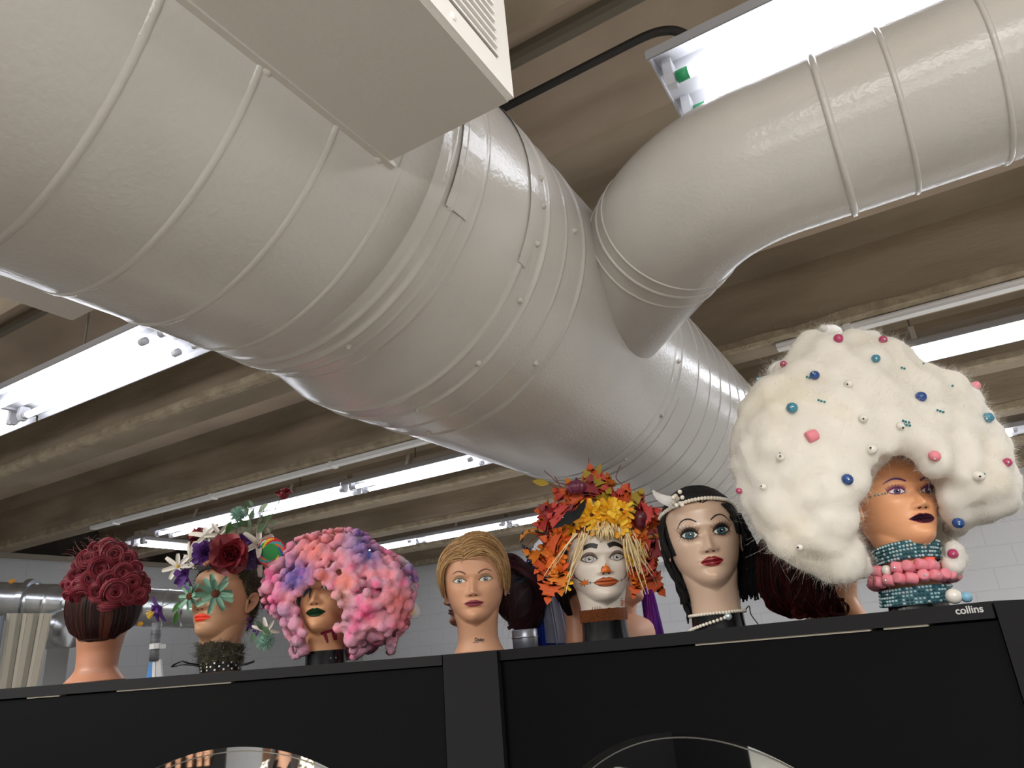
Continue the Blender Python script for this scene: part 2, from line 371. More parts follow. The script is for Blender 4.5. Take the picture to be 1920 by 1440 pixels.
# ---- register boxes straddling the duct
def register(x_in, x_out, sgn, label):
    b = thing('register_box', label, 'duct box', (x_out, .3, Z0 + .70))
    y0, y1, zb, zt = -.75, .684, Z0 + .70, Z0 + 1.16
    mb = MB(); lo, hi = sorted((x_in, x_out)); mb.box((lo, y0, zb), (hi, y1, zt)); mb.build('box_shell', M_box, b)
    # flange lying on the duct
    fx = c1[0] + sgn * .317
    lo2, hi2 = sorted((x_in - sgn * .028, x_in + sgn * .006))
    MB().box((lo2, y0, zb - .004), (hi2, y1 + .012, zb + .004)).build('flange', M_box, b)
    for y in (.46, .668) if sgn > 0 else (): MB().sphere((x_in - sgn * .008, y, zb - .004), (.009, .009, .004), 10, 6).build('screw', M_box, b, smooth=True)
    # grille on the outer face
    gc = onplane(923, 116, 0, -.35); gy0, gy1, gz0, gz1 = -.6, gc[1], gc[2], zt - .05
    g = MB(); e = .008 * sgn; xo = x_out
    def pl(ya, za, yb, zb_): g.box((min(xo, xo + e), ya, za), (max(xo, xo + e), yb, zb_))
    pl(y0, zb - .004 + .008, y1 + .002, gz0); pl(y0, gz1, y1 + .002, zt); pl(y0, gz0, gy0, gz1); pl(gy1, gz0, y1 + .002, gz1)
    g.build('grille_frame', M_grille, b)
    lv = MB(); z = gz0 + .012
    while z < gz1:
        lv.extrude([(0, 0), (.016, -.010), (.017, -.008), (.001, .002)], (xo + e * .9 - sgn * .012, gy0, z), (xo + e * .9 - sgn * .012, gy1, z), (sgn, 0, 0), (0, 0, 1)); z += .0155
    lv.build('louvers', M_grille, b)
    if sgn > 0:
        for y, dz in ((.545, .022), (-.1, .022)): MB().sphere((xo + e, y, zb + dz), (.003, .006, .006), 8, 6).build('screw', M_grille, b, smooth=True)
    return b
register(c1[0] + .317, -.35, 1, 'white sheet metal box with louvered grille hanging on the near side of the big duct')
register(c1[0] - .317, -1.385, -1, 'grey box corner poking out on the far side of the big duct')
# ---- branch duct
br = thing('branch_duct', 'white round branch duct with elbow rising out of the big duct toward the right', 'duct', (-.3, 1.58, Z0 + .8))
BY, BZ, BR = 1.337, Z0 + .90, .159
P0 = np.array([-.585, 1.337 + .33, BZ - .03]); K1 = np.array([-.245, BY, BZ]); dirv = K1 - P0; dirv /= np.linalg.norm(dirv); Xd = np.array([1., 0, 0])
tl = .15; A0 = K1 - dirv * tl; A1 = K1 + Xd * tl
path = [P0 - dirv * .05 + (A0 - P0 + dirv * .05) * t for t in np.linspace(0, 1, 14)]
el = [A0 * (1 - t) ** 2 + 2 * K1 * t * (1 - t) + A1 * t * t for t in np.linspace(0, 1, 26)[1:]]
hor = [A1 + Xd * x for x in np.concatenate([np.arange(.01, .36, .01), np.arange(.4, 3.2, .1)])]
PP = np.array(path + el + hor); RR = []
for i, p in enumerate(PP):
    r = BR + .014 * max(0, 1 - max(0, i - len(path)) / len(el)) if i < len(path) + len(el) else BR
    RR.append(r)
mb = MB(); mb.tube(PP, RR, 96, caps=False); mb.build('duct_wall', M_duct, br, smooth=True)
def ring(c, axis, r, wd, h, name='seam_ring'):
    axis = np.asarray(axis, float) / np.linalg.norm(axis); a = np.cross(axis, [.3, .5, .8]); a /= np.linalg.norm(a); b = np.cross(axis, a); V = []; n = 96
    prof = [(-wd, -.003), (-wd * .7, h * .6), (-wd * .25, h), (wd * .25, h), (wd * .7, h * .6), (wd, -.003)]
    for i in range(n):
        t = 2 * PI * i / n; d = math.cos(t) * a + math.sin(t) * b; V += [c + d * (r + q) + axis * s for s, q in prof]
    k = len(prof); F = [(i * k + j, i * k + j + 1, ((i + 1) % n) * k + j + 1, ((i + 1) % n) * k + j) for i in range(n) for j in range(k - 1)]
    return mesh(name, V, F, M_duct, br)
ring(A0 - dirv * .06, dirv, BR + .014, .004, .0025); ring(A0 - dirv * .018, dirv, BR + .0145, .005, .003); ring(A0 + dirv * .015, dirv, BR + .0138, .004, .0025)
rx = lambda u, v: (lambda q: q[0] / q[1] * 1.41)(ray(u, v))
x0_ = rx(1604, 403); x1_ = rx(1722, 366); x2_ = rx(1890, 312)
ring(np.array([x0_, BY, BZ]), Xd, BR, .008, .006)
for x in (x1_, x2_, 2 * x2_ - x1_, 3 * x2_ - 2 * x1_): ring(np.array([x, BY, BZ]), Xd, BR, .006, .004)
# weld collar where the branch leaves the main duct
Vc = []; n = 96; a = np.array([0, 1., 0]); b2 = np.cross(dirv, a)
for i in range(n):
    t = 2 * PI * i / n; d = math.cos(t) * a + math.sin(t) * b2
    for rr_, off in ((BR + .012, .0), (BR + .022, .001), (BR + .024, -.003)):
        o_ = P0 + d * rr_; s_ = .0
        # march along the branch axis until outside the main duct
        lo, hi = -.3, .5
        f = lambda s: math.hypot(o_[0] + dirv[0] * s - c2[0], o_[2] + dirv[2] * s - c2[1]) - c2[2]
        for _ in range(40):
            mid = (lo + hi) / 2
            if f(mid) < off + .003: lo = mid
            else: hi = mid
        Vc.append(o_ + dirv * hi)
mesh('saddle_collar', Vc, [(i * 3 + j, i * 3 + j + 1, ((i + 1) % n) * 3 + j + 1, ((i + 1) % n) * 3 + j) for i in range(n) for j in range(2)], M_duct, br)
ss = MB()
for ang, dd in ((-95, -.03), (-60, -.075), (-20, -.07), (-130, -.07)):
    t = math.radians(ang); d = math.cos(t) * a + math.sin(t) * b2; 
    MB().sphere(A0 + dirv * dd + d * (BR + .012), .005, 8, 6).build('screw', M_duct, br, smooth=True)
# ---- conduit
M_cond = mat('dark_conduit', '3c3a39', .45, metal=.3, bump=.4, bscale=300)
cp = [onplane(840, 255, 1, 1.46), onplane(950, 200, 1, 1.46), onplane(1050, 149, 1, 1.46), onplane(1150, 98, 1, 1.46), onplane(1215, 66, 1, 1.46), onplane(1255, 57, 1, 1.47), onplane(1283, 64, 1, 1.48), onplane(1293, 76, 1, 1.49)]
o = MB().tube(spline(cp, 80), .0118, 12).build('conduit', M_cond, None, smooth=True, origin=cp[0]); tag(o, 'dark flexible conduit curving from behind the duct box to the nearest light', 'conduit')
# ---------------------------------------------------------------- black styling stations
M_blk = mat('black_laminate', '070709', .6, spec=.1)
M_blk2 = mat('black_laminate_post', '161619', .6, spec=.2)
M_blkt = mat('black_top_board', '141417', .55, spec=.25)
M_mir = mat('mirror_glass', 'f2f4f4', .02, metal=1.)
M_bev = mat('mirror_bevel', 'c9c6bd', .15, metal=.8)
M_gap = mat('raw_board_edge', 'a8a193', .7)
def station(A, B, label, arch=None, gaps=(), lettering=None, depth=.56):
    A = np.asarray(A, float); B = np.asarray(B, float)
    S = B - A; Ls = np.linalg.norm(S[:2]); sx = S / Ls; sd = np.array([S[0], S[1], 0]) / Ls
    nb = np.array([-sd[1], sd[0], 0.])                    # away from the viewer
    t = thing('styling_station', label, 'salon station', ((A[0] + B[0]) / 2, (A[1] + B[1]) / 2, 0))
    T = .0235; zA, zB = A[2], B[2]; zt = lambda s: zA + (zB - zA) * s / Ls
    P = lambda s, d, z: np.array([A[0] + sd[0] * s + nb[0] * d, A[1] + sd[1] * s + nb[1] * d, z])
    def slab(s0, s1, d0, d1, zf0, zf1):
        V = []
        for s, d in ((s0, d0), (s1, d0), (s1, d1), (s0, d1)): V.append(P(s, d, zf0(s)))
        for s, d in ((s0, d0), (s1, d0), (s1, d1), (s0, d1)): V.append(P(s, d, zf1(s)))
        return MB().add(V, [(0, 3, 2, 1), (4, 5, 6, 7), (0, 1, 5, 4), (1, 2, 6, 5), (2, 3, 7, 6), (3, 0, 4, 7)])
    tb = slab(0, Ls, 0, depth, lambda s: zt(s) - T, zt).build('top_board', M_blkt, t)
    for a, b in gaps: slab(a, b, .004, .03, lambda s: zt(s) - T - .0035, lambda s: zt(s) - T - .0004).build('edge_strip', M_gap, t)
    # front panel with an arched opening
    ac, az, R, hw, zb = arch                               # centre s, apex z, radius, half width, opening bottom
    d0, d1 = .008, .026
    ss = sorted(set([0, Ls] + list(np.linspace(ac - hw, ac + hw, 61)))); mb = MB()
    za = lambda s: az - R + math.sqrt(max(R * R - (s - ac) ** 2, 0))
    for s0, s1 in zip(ss[:-1], ss[1:]):
        mid = (s0 + s1) / 2; inside = abs(mid - ac) < hw
        zl0 = za(s0) if inside else 0; zl1 = za(s1) if inside else 0
        tp = lambda s: zt(s) - T - .0005 - .003
        mb.add([P(s0, d0, zl0), P(s1, d0, zl1), P(s1, d0, tp(s1)), P(s0, d0, tp(s0)), P(s0, d1, zl0), P(s1, d1, zl1)], [(0, 1, 2, 3), (0, 4, 5, 1)])
        if inside: mb.add([P(s0, d0, 0), P(s1, d0, 0), P(s1, d0, zb), P(s0, d0, zb), P(s0, d1, zb), P(s1, d1, zb)], [(0, 1, 2, 3), (3, 2, 5, 4)])
    for s in (ac - hw, ac + hw): mb.add([P(s, d0, zb), P(s, d0, za(s)), P(s, d1, za(s)), P(s, d1, zb)], [(0, 1, 2, 3)])
    mb.build('front_panel', M_blk, t)
    slab(0, Ls, d1 + .012, depth, lambda s: 0, lambda s: zt(s) - T).build('carcass', M_blk, t)
    mr = slab(ac - hw - .02, ac + hw + .02, d1 + .001, d1 + .007, lambda s: zb - .02, lambda s: az + .02).build('mirror', M_mir, t)
    V = []; n = 60
    for i in range(n + 1):
        s = ac - hw * .985 + 2 * hw * .985 * i / n; z = za(s)
        V += [P(s, d1 - .0005, z - .010), P(s, d1 - .0005, z - .0125)]
    mesh('mirror_bevel', V, [(2 * i, 2 * i + 1, 2 * i + 3, 2 * i + 2) for i in range(n)], M_bev, mr, smooth=False)
    slab(.05, Ls - .05, -.28, .008, lambda s: .83, lambda s: .86).build('counter', M_blk2, t)
    return t, P, zt, Ls
zh = lambda u, v, F: at(u, v, F)[2]
FL = 1.85
PL = at(-40, 1295, FL); PM = at(828, 1228, FL); PC = at(931, 1219, FL - .012)
FQ = 1.10; PQ = at(1857, 1127, FQ); PE = at(2500, 1100, FQ)
Pr = at(933, 1219.5, FL)
stL, PfL, ztL, LsL = station(PL, PM, 'left black styling station with arched mirror under four mannequin heads', arch=(1.0 * (at(425, 1400, FL) - PL)[:2] @ ((PM - PL)[:2] / np.linalg.norm((PM - PL)[:2])), at(425, 1401, FL + .02)[2], .50, .40, .95), gaps=((.12, .20), (.34, .62)))
pm = (PQ - Pr)[:2]; LsR = np.linalg.norm(pm)
def s_at(u, v):      # where a sight line meets the right station's front
    r = ray(u, v); sd = pm / LsR; nb = np.array([-sd[1], sd[0]]); k = ((Pr - CAM)[:2] @ nb) / (r[:2] @ nb); p = CAM + k * r
    return (p[:2] - Pr[:2]) @ sd, p[2]
sa, za_ = s_at(1268, 1374)
s1_, z1_ = s_at(1120, 1432); s2_, z2_ = s_at(1495, 1440)
stR, PfR, ztR, _ = station(Pr, PQ, 'right black styling station with arched mirror under the scarecrow, flapper and white wig heads', arch=((s1_ + s2_) / 2 if False else sa, za_, .50, .40, .95), gaps=((s_at(1300, 1200)[0], s_at(1630, 1180)[0]), (s_at(1655, 1180)[0], s_at(1738, 1170)[0])))
# third station of the bay, left of the photo
PT0 = LF(*( (PL - CAM) @ LD - .16, FL), PL[2]); PT1 = LF((PL - CAM) @ LD - .91, FL - .75, PL[2])
station(PT1, PT0, 'black styling station closing the bay, beyond the left edge of the photo', arch=(.53, PL[2] - .55, .5, .30, .95))
def post(poly, label):
    poly = [np.asarray(p) for p in poly]; mb = MB(); A, B = poly[0], poly[1]
    mb.prism([p[:2] for p in poly], 0, [A[2]] + [B[2]] * (len(poly) - 2) + [A[2]]); o = mb.build('corner_post', M_blk2, None, origin=(A[0], A[1], 0)); return tag(o, label, 'post')
sdR = np.array([pm[0], pm[1], 0]) / LsR; pmn = np.array([-sdR[1], sdR[0], 0.])
post([at(829, 1228, FL - .004) + LD * .001, at(931, 1219, FL - .012), Pr - sdR * .003 - pmn * .004, Pr - sdR * .003 + pmn * .56, PM + LD * .003 + FD * .56], 'flat black corner post between the two stations, below the blonde head')
post([PQ + sdR * .004 - pmn * .003, PE, PE + FD * .6, PQ + sdR * .006 + pmn * .56], 'dark grey corner post at the right edge below the white wig')
nb3 = (-LD + FD) / math.sqrt(2); sd3 = (LD + FD) / math.sqrt(2)
post([PT0 + sd3 * .004, PL - LD * .004, PL - LD * .004 + FD * .56, PT0 + sd3 * .004 + nb3 * .56], 'black corner post beyond the left edge of the photo')
# lettering on the right top board
M_let = mat('worn_silver_lettering', 'b9b9b9', .5)
def text(body, loc, xdir, nrm, size, m, parent, name, shear=0., ext=.0004):
    cu = bpy.data.curves.new(name, 'FONT'); cu.body = body; cu.size = size; cu.extrude = ext; cu.shear = shear; cu.offset = size * .018
    o = bpy.data.objects.new(name, cu); C.objects.link(o); o.data.materials.append(m)
    x = Vector(xdir).normalized(); n = Vector(nrm).normalized(); y = n.cross(x); R = Matrix((x, y, n)).transposed().to_4x4()
    R.translation = Vector(np.asarray(loc) - root_loc(parent)); 
    me = bpy.data.meshes.new_from_object(o.evaluated_get(bpy.context.evaluated_depsgraph_get())); bpy.data.objects.remove(o); bpy.data.curves.remove(cu)
    me.materials.clear(); me.materials.append(m); o = bpy.data.objects.new(name, me); C.objects.link(o); o.parent = parent; o.matrix_local = R; return o
tl_ = s_at(1793, 1152); pt = PfR(tl_[0], -.0006, tl_[1])
sdv = np.array([pm[0], pm[1], (PQ[2] - Pr[2])]); 
text('collins', pt, sdv, -pmn, .0148, M_let, stR, 'brand_lettering')
M_scuff = mat('worn_film', '3a3a3c', .6)
# ---------------------------------------------------------------- mannequin heads
_T = np.array([   # z, jaw half width, jaw front, back, neck half width, neck front, mid y, exponent
    (-.30, 0, .0, .070, .110, .034, .020, 2), (-.17, 0, .0, .068, .060, .032, .020, 2), (-.12, 0, .0, .066, .052, .031, .018, 2), (-.09, 0, .0, .064, .0495, .032, .018, 2), (-.05, 0, .0, .063, .0485, .036, .016, 2), (-.025, .010, .036, .063, .0490, .042, .014, 2),
    (-.012, .026, .056, .064, .0500, .046, .012, 1.8), (-.004, .034, .074, .066, .0510, .048, .010, 1.8), (.003, .039, .0815, .069, .0520, .049, .008, 1.8), (.012, .045, .0840, .073, .0535, .050, .006, 1.8),
    (.03, .0545, .0805, .080, .056, .050, .005, 1.9), (.045, .0605, .0815, .086, .058, .050, .005, 2.0), (.068, .0665, .0810, .094, .062, .05, .005, 2.15), (.09, .0705, .0820, .100, .066, .05, .005, 2.25),
    (.11, .0725, .0815, .103, .070, .05, .005, 2.3), (.13, .0745, .0865, .104, .072, .05, .005, 2.3), (.16, .0745, .0865, .103, .072, .05, .005, 2.25), (.185, .0685, .0770, .093, .066, .05, .005, 2.1), (.205, .0545, .0575, .071, .052, .05, .005, 2), (.2165, .034, .034, .044, .033, .03, .005, 2), (.2225, .015, .015, .02, .014, .014, .005, 2), (.225, .0005, .0005, .0005, .0004, .0004, .005, 2)])
def prof(z, c):
    z = np.asarray(z, float); x = _T[:, 0]; y = _T[:, c]; h = np.diff(x); d = np.diff(y) / h; m = np.zeros(len(x)); m[0] = d[0]; m[-1] = d[-1]
    for i in range(1, len(x) - 1): m[i] = 0 if d[i - 1] * d[i] <= 0 else 2 * d[i - 1] * d[i] / (d[i - 1] + d[i])
    zz = np.clip(z, x[0], x[-1]); i = np.clip(np.searchsorted(x, zz) - 1, 0, len(x) - 2); t = (zz - x[i]) / h[i]
    return y[i] * (1 + 2 * t) * (1 - t) ** 2 + m[i] * h[i] * t * (1 - t) ** 2 + y[i + 1] * t * t * (3 - 2 * t) + m[i + 1] * h[i] * t * t * (t - 1)
def G(a, s): return np.exp(-(a / s) ** 2)
def disp(x, z):
    ax = np.abs(x)
    R = np.interp(z, [.058, .0625, .0655, .069, .073, .078, .084, .092, .101, .110, .120], [0, .0005, .006, .0155, .0205, .0215, .0175, .0125, .0075, .0030, 0])
    S = np.interp(z, [.06, .070, .078, .09, .11], [.0095, .0098, .0088, .0072, .0075])
    d = R * np.exp(-(ax / S) ** 2.4)
    d += .0085 * G(ax - .0125, .0056) * G(z - .0715, .0062)
    d -= .0085 * G(ax - .030, .0165) * G(z - .1115, .0105) + .003 * G(ax - .014, .006) * G(z - .108, .012)
    d += .0062 * G(ax - .0315, .0115) * G(z - .1125, .0075)
    d += .0030 * G(ax - .026, .016) * G(z - .1275, .007)
    d += .0042 * G(ax - .046, .018) * G(z - .084, .020)
    d += .0055 * G(z - .0495, .0052) * np.exp(-(ax / .0205) ** 4) + .0065 * G(z - .0390, .0052) * np.exp(-(ax / .0185) ** 4)
    d -= .0035 * G(z - .0445, .0018) * np.exp(-(ax / .023) ** 4) + .0018 * G(z - .031, .005) * G(x, .016) + .0014 * G(x, .0028) * G(z - .058, .005)
    d += .0022 * G(x, .014) * G(z - .012, .010)
    return d
def front(x, z):
    x = np.asarray(x, float); z = np.asarray(z, float); ax = np.abs(x)
    wj, fj, wn, fn, yc, n = [prof(z, c) for c in (1, 2, 4, 5, 6, 7)]
    a = np.where(wj > 1e-5, (yc + fj) * np.clip(1 - (ax / np.maximum(wj, 1e-5)) ** n, 0, 1) ** (1 / n), 0)
    b = (yc + fn) * np.clip(1 - (ax / np.maximum(wn, 1e-5)) ** 2, 0, 1) ** .5
    k = .006; h = np.clip(.5 + .5 * (a - b) / k, 0, 1); mx = b * (1 - h) + a * h + k * h * (1 - h) * (np.minimum(a, b) > 1e-4)
    m = np.clip((mx - .012) / .03, 0, 1)
    return yc - mx - disp(x, z) * m
def rotm(yaw, pitch, roll):
    return np.array((Matrix.Rotation(yaw, 3, 'Z') @ Matrix.Rotation(pitch, 3, 'X') @ Matrix.Rotation(roll, 3, 'Y')))
def shelf_z(p):
    sd = (PM - PL)[:2]; s = (p[:2] - PL[:2]) @ sd / (sd @ sd); zL = PL[2] + (PM[2] - PL[2]) * s
    s2 = (p[:2] - Pr[:2]) @ pm / (pm @ pm); zR = Pr[2] + (PQ[2] - Pr[2]) * s2
    return (zL if s < 1.06 else zR) + .0006
class Head:
    def __init__(s, label, chin, eye, F, turn=0., pitch=0., roll=0., sc=None, category='mannequin head', widen=1.06, flare=1.0, base_z=None, low=.90):
        s.low = low; s.sh = .1125 * (1 - low)
        Fc = F - .08
        for _ in range(4):
            pc = at(chin[0], chin[1], Fc); pe = at(chin[0], eye, Fc); s.s = sc or (pe[2] - pc[2]) / (.1145 * low)
            tc = CAM - pc; s.yaw = math.atan2(tc[0], -tc[1]) + math.radians(turn)
            s.R = rotm(s.yaw, math.radians(pitch), math.radians(roll)); ax = pc - s.R @ np.array([0, -.080, 0]) * s.s; Fc += F - (ax - CAM) @ FD
        z0 = shelf_z(ax) if base_z is None else base_z
        s.neck = (ax[2] - z0) / s.s / low; s.piv = ax; s.flare = flare; s.widen = widen
        s.t = thing('mannequin_head', label, category, (ax[0], ax[1], z0)); s.F = F
    def W(s, p):                     # head-local -> world (the neck stays upright at its foot)
        p = np.asarray(p, float).reshape(-1, 3).copy(); p[:, 0] *= s.widen
        nk = p[:, 2] + s.neck; p[:, 2] = np.where(p[:, 2] < .1125, p[:, 2] * s.low, p[:, 2] - s.sh)
        Rz = rotm(s.yaw, 0, 0); k = np.clip(nk / max(s.neck, .02), 0, 1)[:, None]; k = k * k * (3 - 2 * k)
        a = p @ s.R.T; b = p @ Rz.T
        return s.piv + s.s * (b * (1 - k) + a * k)
    def head(s, m, nf=92, nb=44, ears=True, zmin=None, painted=None, mats=None):
        zb = -s.neck if zmin is None else zmin
        z = np.concatenate([np.linspace(zb, -.028, 12)[:-1] if zb < -.03 else [zb], np.arange(-.028, .150, .0016), np.linspace(.15, .21, 22)[1:], np.array([.2135, .2165, .219, .221, .2228, .2242, .225])])
        z = z[z >= zb - 1e-9]
        th = np.concatenate([np.linspace(-PI / 2, PI / 2, nf + 1), np.linspace(PI / 2, 3 * PI / 2, nb + 1)[1:-1]]); n = len(th)
        Z, TH = np.meshgrid(z, th, indexing='ij'); Wd = np.maximum(prof(Z, 1), prof(Z, 4)); fl = np.where(Z < -.05, 1 + (s.flare - 1) * np.clip((-.05 - Z) / max(s.neck - .05, .01), 0, 1) ** 1.6, 1)
        X = Wd * np.sin(TH) * fl; Yc = prof(Z, 6); Db = prof(Z, 3)
        ff = np.cos(TH) > 1e-6
        Y = np.where(ff, front(Wd * np.sin(TH), Z), Yc - (Db - Yc) * np.cos(TH))
        Y = Yc + (Y - Yc) * np.where(ff, 1 + (fl - 1) * .6, fl)
        V = np.stack([X, Y, Z], -1).reshape(-1, 3); K = len(z)
        F = [(j * n + i, j * n + (i + 1) % n, (j + 1) * n + (i + 1) % n, (j + 1) * n + i) for j in range(K - 1) for i in range(n)]
        F.append(tuple(range(n))[::-1])
        fm = [0] * len(F); Vs = [s.W(V)]; c = len(V)
        if ears:
            for sg in (-1, 1):
                nr, na = 9, 28; P = []
                for side in (0, 1):
                    for i in range(nr + 1):
                        r = i / nr
                        for k in range(na):
                            a = 2 * PI * k / na; cy, sz = math.cos(a), math.sin(a)
                            hy = .0165 * (1 + .22 * sz) * r * cy; hz = .030 * r * sz - .004 * max(0, -sz) * r
                            rel = .0045 * math.exp(-((r - .84) / .11) ** 2) * (1 if sz > -.75 else .3) - .0045 * math.exp(-(r / .45) ** 2) + .002 * math.exp(-((r - .55) / .1) ** 2) * max(0, cy)
                            out = .0035 + .011 * (hy + .0165) / .033 + (rel if side == 0 else -.005 * (1 - r ** 4))
                            y = .012 + hy + .22 * (hz); zz = .0985 + hz
                            P.append((sg * (max(prof(zz, 1), 0) * .985 + out), y, zz))
                P = np.array(P); m_ = (nr + 1) * na
                fs = [(sd * m_ + i * na + k, sd * m_ + i * na + (k + 1) % na, sd * m_ + (i + 1) * na + (k + 1) % na, sd * m_ + (i + 1) * na + k) for sd in (0, 1) for i in range(nr) for k in range(na)]
                fs += [(nr * na + k, nr * na + (k + 1) % na, m_ + nr * na + (k + 1) % na, m_ + nr * na + k) for k in range(na)]
                Vs.append(s.W(P)); F += [tuple(c + q for q in f) for f in fs]; fm += [0] * len(fs); c += len(P)
        # nostrils
        for sg in (-1, 1):
            P, f = s._fan([(sg * .0065 + .0032 * math.cos(a), .0662 + .0015 * math.sin(a)) for a in np.linspace(0, 2 * PI, 13)[:-1]], (sg * .0065, .0662), .0004, 2)
            Vs.append(s.W(P)); F += [tuple(c + q for q in g) for g in f]; fm += [1] * len(f); c += len(P)
        o = mesh('head', np.vstack(Vs), F, [m, M_nost], s.t, fm=fm); return o
    def _fan(s, poly, ctr, off, rings=5):
        poly = np.asarray(poly, float); ctr = np.asarray(ctr, float); n = len(poly); P = [ctr]
        for r in range(1, rings + 1): P += list(ctr + (poly - ctr) * r / rings)
        P = np.array(P); y = front(P[:, 0], P[:, 1]) - off
        F = [(0, 1 + i, 1 + (i + 1) % n) for i in range(n)] + [(1 + r * n + i, 1 + (r + 1) * n + i, 1 + (r + 1) * n + (i + 1) % n, 1 + r * n + (i + 1) % n) for r in range(rings - 1) for i in range(n)]
        return np.stack([P[:, 0], y, P[:, 1]], -1), F
    def _strip(s, pts, wid, off, K=26):
        pts = np.asarray(pts, float); P = spline(np.c_[pts, np.zeros(len(pts))], K)[:, :2]; w = np.interp(np.linspace(0, 1, K), np.linspace(0, 1, len(wid)), wid)
        T = np.gradient(P, axis=0); T /= np.linalg.norm(T, axis=1)[:, None] + 1e-9; N = np.c_[-T[:, 1], T[:, 0]]; Q = []
        for k in (-.5, 0, .5): Q.append(P + N * (w * k)[:, None])
        Q = np.stack(Q, 1).reshape(-1, 2); y = front(Q[:, 0], Q[:, 1]) - off
        F = [(i * 3 + k, i * 3 + k + 1, i * 3 + k + 4, i * 3 + k + 3) for i in range(K - 1) for k in range(2)]
        return np.stack([Q[:, 0], y, Q[:, 1]], -1), F
    def paint(s, name, items, parent=None, smooth=True, label=None, emitonly=False):   # items: (mat, verts, faces)
        mats = []; Vs = []; F = []; fm = []; c = 0
        for mm, V, f in items:
            if mm not in mats: mats.append(mm)
            Vs.append(s.W(V)); F += [tuple(c + q for q in g) for g in f]; fm += [mats.index(mm)] * len(f); c += len(V)
        return mesh(name, np.vstack(Vs), F, mats, parent or s.t, smooth, fm=fm, label=label)
    def eye(s, sg, iris, lid=.0062, low=.0050, hw=.0148, ir=.0060, look=(0, 0), zc=.1125, xc=.0312, sclera=None, liner=None, linew=.0012, pupil=.0027, tilt=.0015, shadow=None, rim=None):
        sclera = sclera or M_scl; cx, cz = sg * xc, zc; A = np.linspace(0, 2 * PI, 41)[:-1]
        up = lambda t: cz + tilt * t + lid * (1 - abs(t) ** 2.2); dn = lambda t: cz + tilt * t - low * (1 - abs(t) ** 2.0)
        bx = [(cx + sg * hw * t, up(t)) for t in np.linspace(-1, 1, 20)] + [(cx + sg * hw * t, dn(t)) for t in np.linspace(1, -1, 20)[1:-1]]
        it = []
        if shadow is not None:
            sh = [(cx + sg * hw * 1.25 * t, cz + tilt * t + (lid + .0085) * (1 - abs(t) ** 2.4)) for t in np.linspace(-1, 1, 20)] + [(cx + sg * hw * 1.25 * t, cz - (low + .001) * (1 - abs(t) ** 2)) for t in np.linspace(1, -1, 20)[1:-1]]
            it.append((shadow, *s._fan(sh, (cx, cz), .0003, 6)))
        it.append((sclera, *s._fan(bx, (cx, cz), .0006, 5)))
        def disc(r, m, off, dx=0, dz=0):
            c0 = np.array([cx + look[0] + dx, cz + look[1] + dz]); po = []
            for a in A:
                p = c0 + r * np.array([math.cos(a), math.sin(a)]); t = (p[0] - cx) / hw * sg; t = max(-1, min(1, t))
                p[1] = min(max(p[1], dn(t)), up(t)); po.append(p)
            it.append((m, *s._fan(po, c0, off, 3)))
        if rim is not None: disc(ir + .0011, rim, .0009)
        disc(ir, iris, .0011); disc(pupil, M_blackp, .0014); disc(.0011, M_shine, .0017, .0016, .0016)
        if liner is not None:
            it.append((liner, *s._strip([(cx + sg * hw * 1.06 * t, up(t) + .0003) for t in np.linspace(-1, 1, 9)], [linew * .5, linew, linew * 1.2, linew], .0015)))
            it.append((liner, *s._strip([(cx + sg * hw * t, dn(t) - .0002) for t in np.linspace(-1, 1, 9)], [linew * .3, linew * .5, linew * .6], .0013)))
        s._lids = (up, dn, cx, cz, hw, sg)
        return s.paint('eye', it)
    def lashes(s, m, n_up=14, L=.008, n_low=8, Ll=.004, w=.0009, lift=.004, name='eyelashes', fan=.8):
        up, dn, cx, cz, hw, sg = s._lids; V = []; F = []; c = 0
        for n, ln, fnc, d in ((n_up, L, up, 1), (n_low, Ll, dn, -1)):
            for i in range(n):
                t = -.9 + 1.9 * i / max(n - 1, 1); l = ln * (.65 + .35 * max(0, t + .3)) * (1 - .15 * ((i * 7) % 3)); x = cx + sg * hw * t; z = fnc(min(1, t))
                dx, dz = sg * fan * t * l, d * l; P = []
                for k in range(4):
                    f = k / 3; xx = x + dx * f * f ** .3; z2 = z + dz * f; wv = w * (1 - f * .85)
                    yy = float(front(xx, z2)) - .0016 - lift * f
                    P += [(xx - wv / 2, yy, z2), (xx + wv / 2, yy, z2)]
                V += P; F += [(c + 2 * k, c + 2 * k + 1, c + 2 * k + 3, c + 2 * k + 2) for k in range(3)]; c += 8
        return s.paint(name, [(m, np.array(V), F)], smooth=False)
    def brow(s, sg, pts, wid, m): return s.paint('eyebrow', [(m, *s._strip([(sg * x, z) for x, z in pts], wid, .0007))])
    def lips(s, m, line, k=1.0, hgt=1.0, outline=None, glit=None):
        cz = .0442; up = [(-.0235, 0), (-.0175, .0040), (-.010, .0074), (-.0045, .0092), (0, .0076), (.0045, .0092), (.010, .0074), (.0175, .0040), (.0235, 0)]
        lo = [(.0185, -.0042), (.012, -.0078), (.006, -.0095), (0, -.0099), (-.006, -.0095), (-.012, -.0078), (-.0185, -.0042)]
        P = np.array(up + lo) * [k, hgt]; P = spline(np.c_[np.vstack([P, P[:1]]), np.zeros(len(P) + 1)], 64)[:-1, :2] + [0, cz]; it = []
        if outline is not None: it.append((outline, *s._fan((P - [0, cz]) * [1.07, 1.13] + [0, cz], (0, cz), .0003, 7)))
        it.append((m, *s._fan(P, (0, cz), .0007, 8)))
        it.append((line, *s._strip([(-.0225 * k, cz - .0002), (-.011 * k, cz + .0008), (0, cz - .0004), (.011 * k, cz + .0008), (.0225 * k, cz - .0002)], [.0005, .0012, .0012, .0012, .0005], .0012)))
        return s.paint('lips', it)
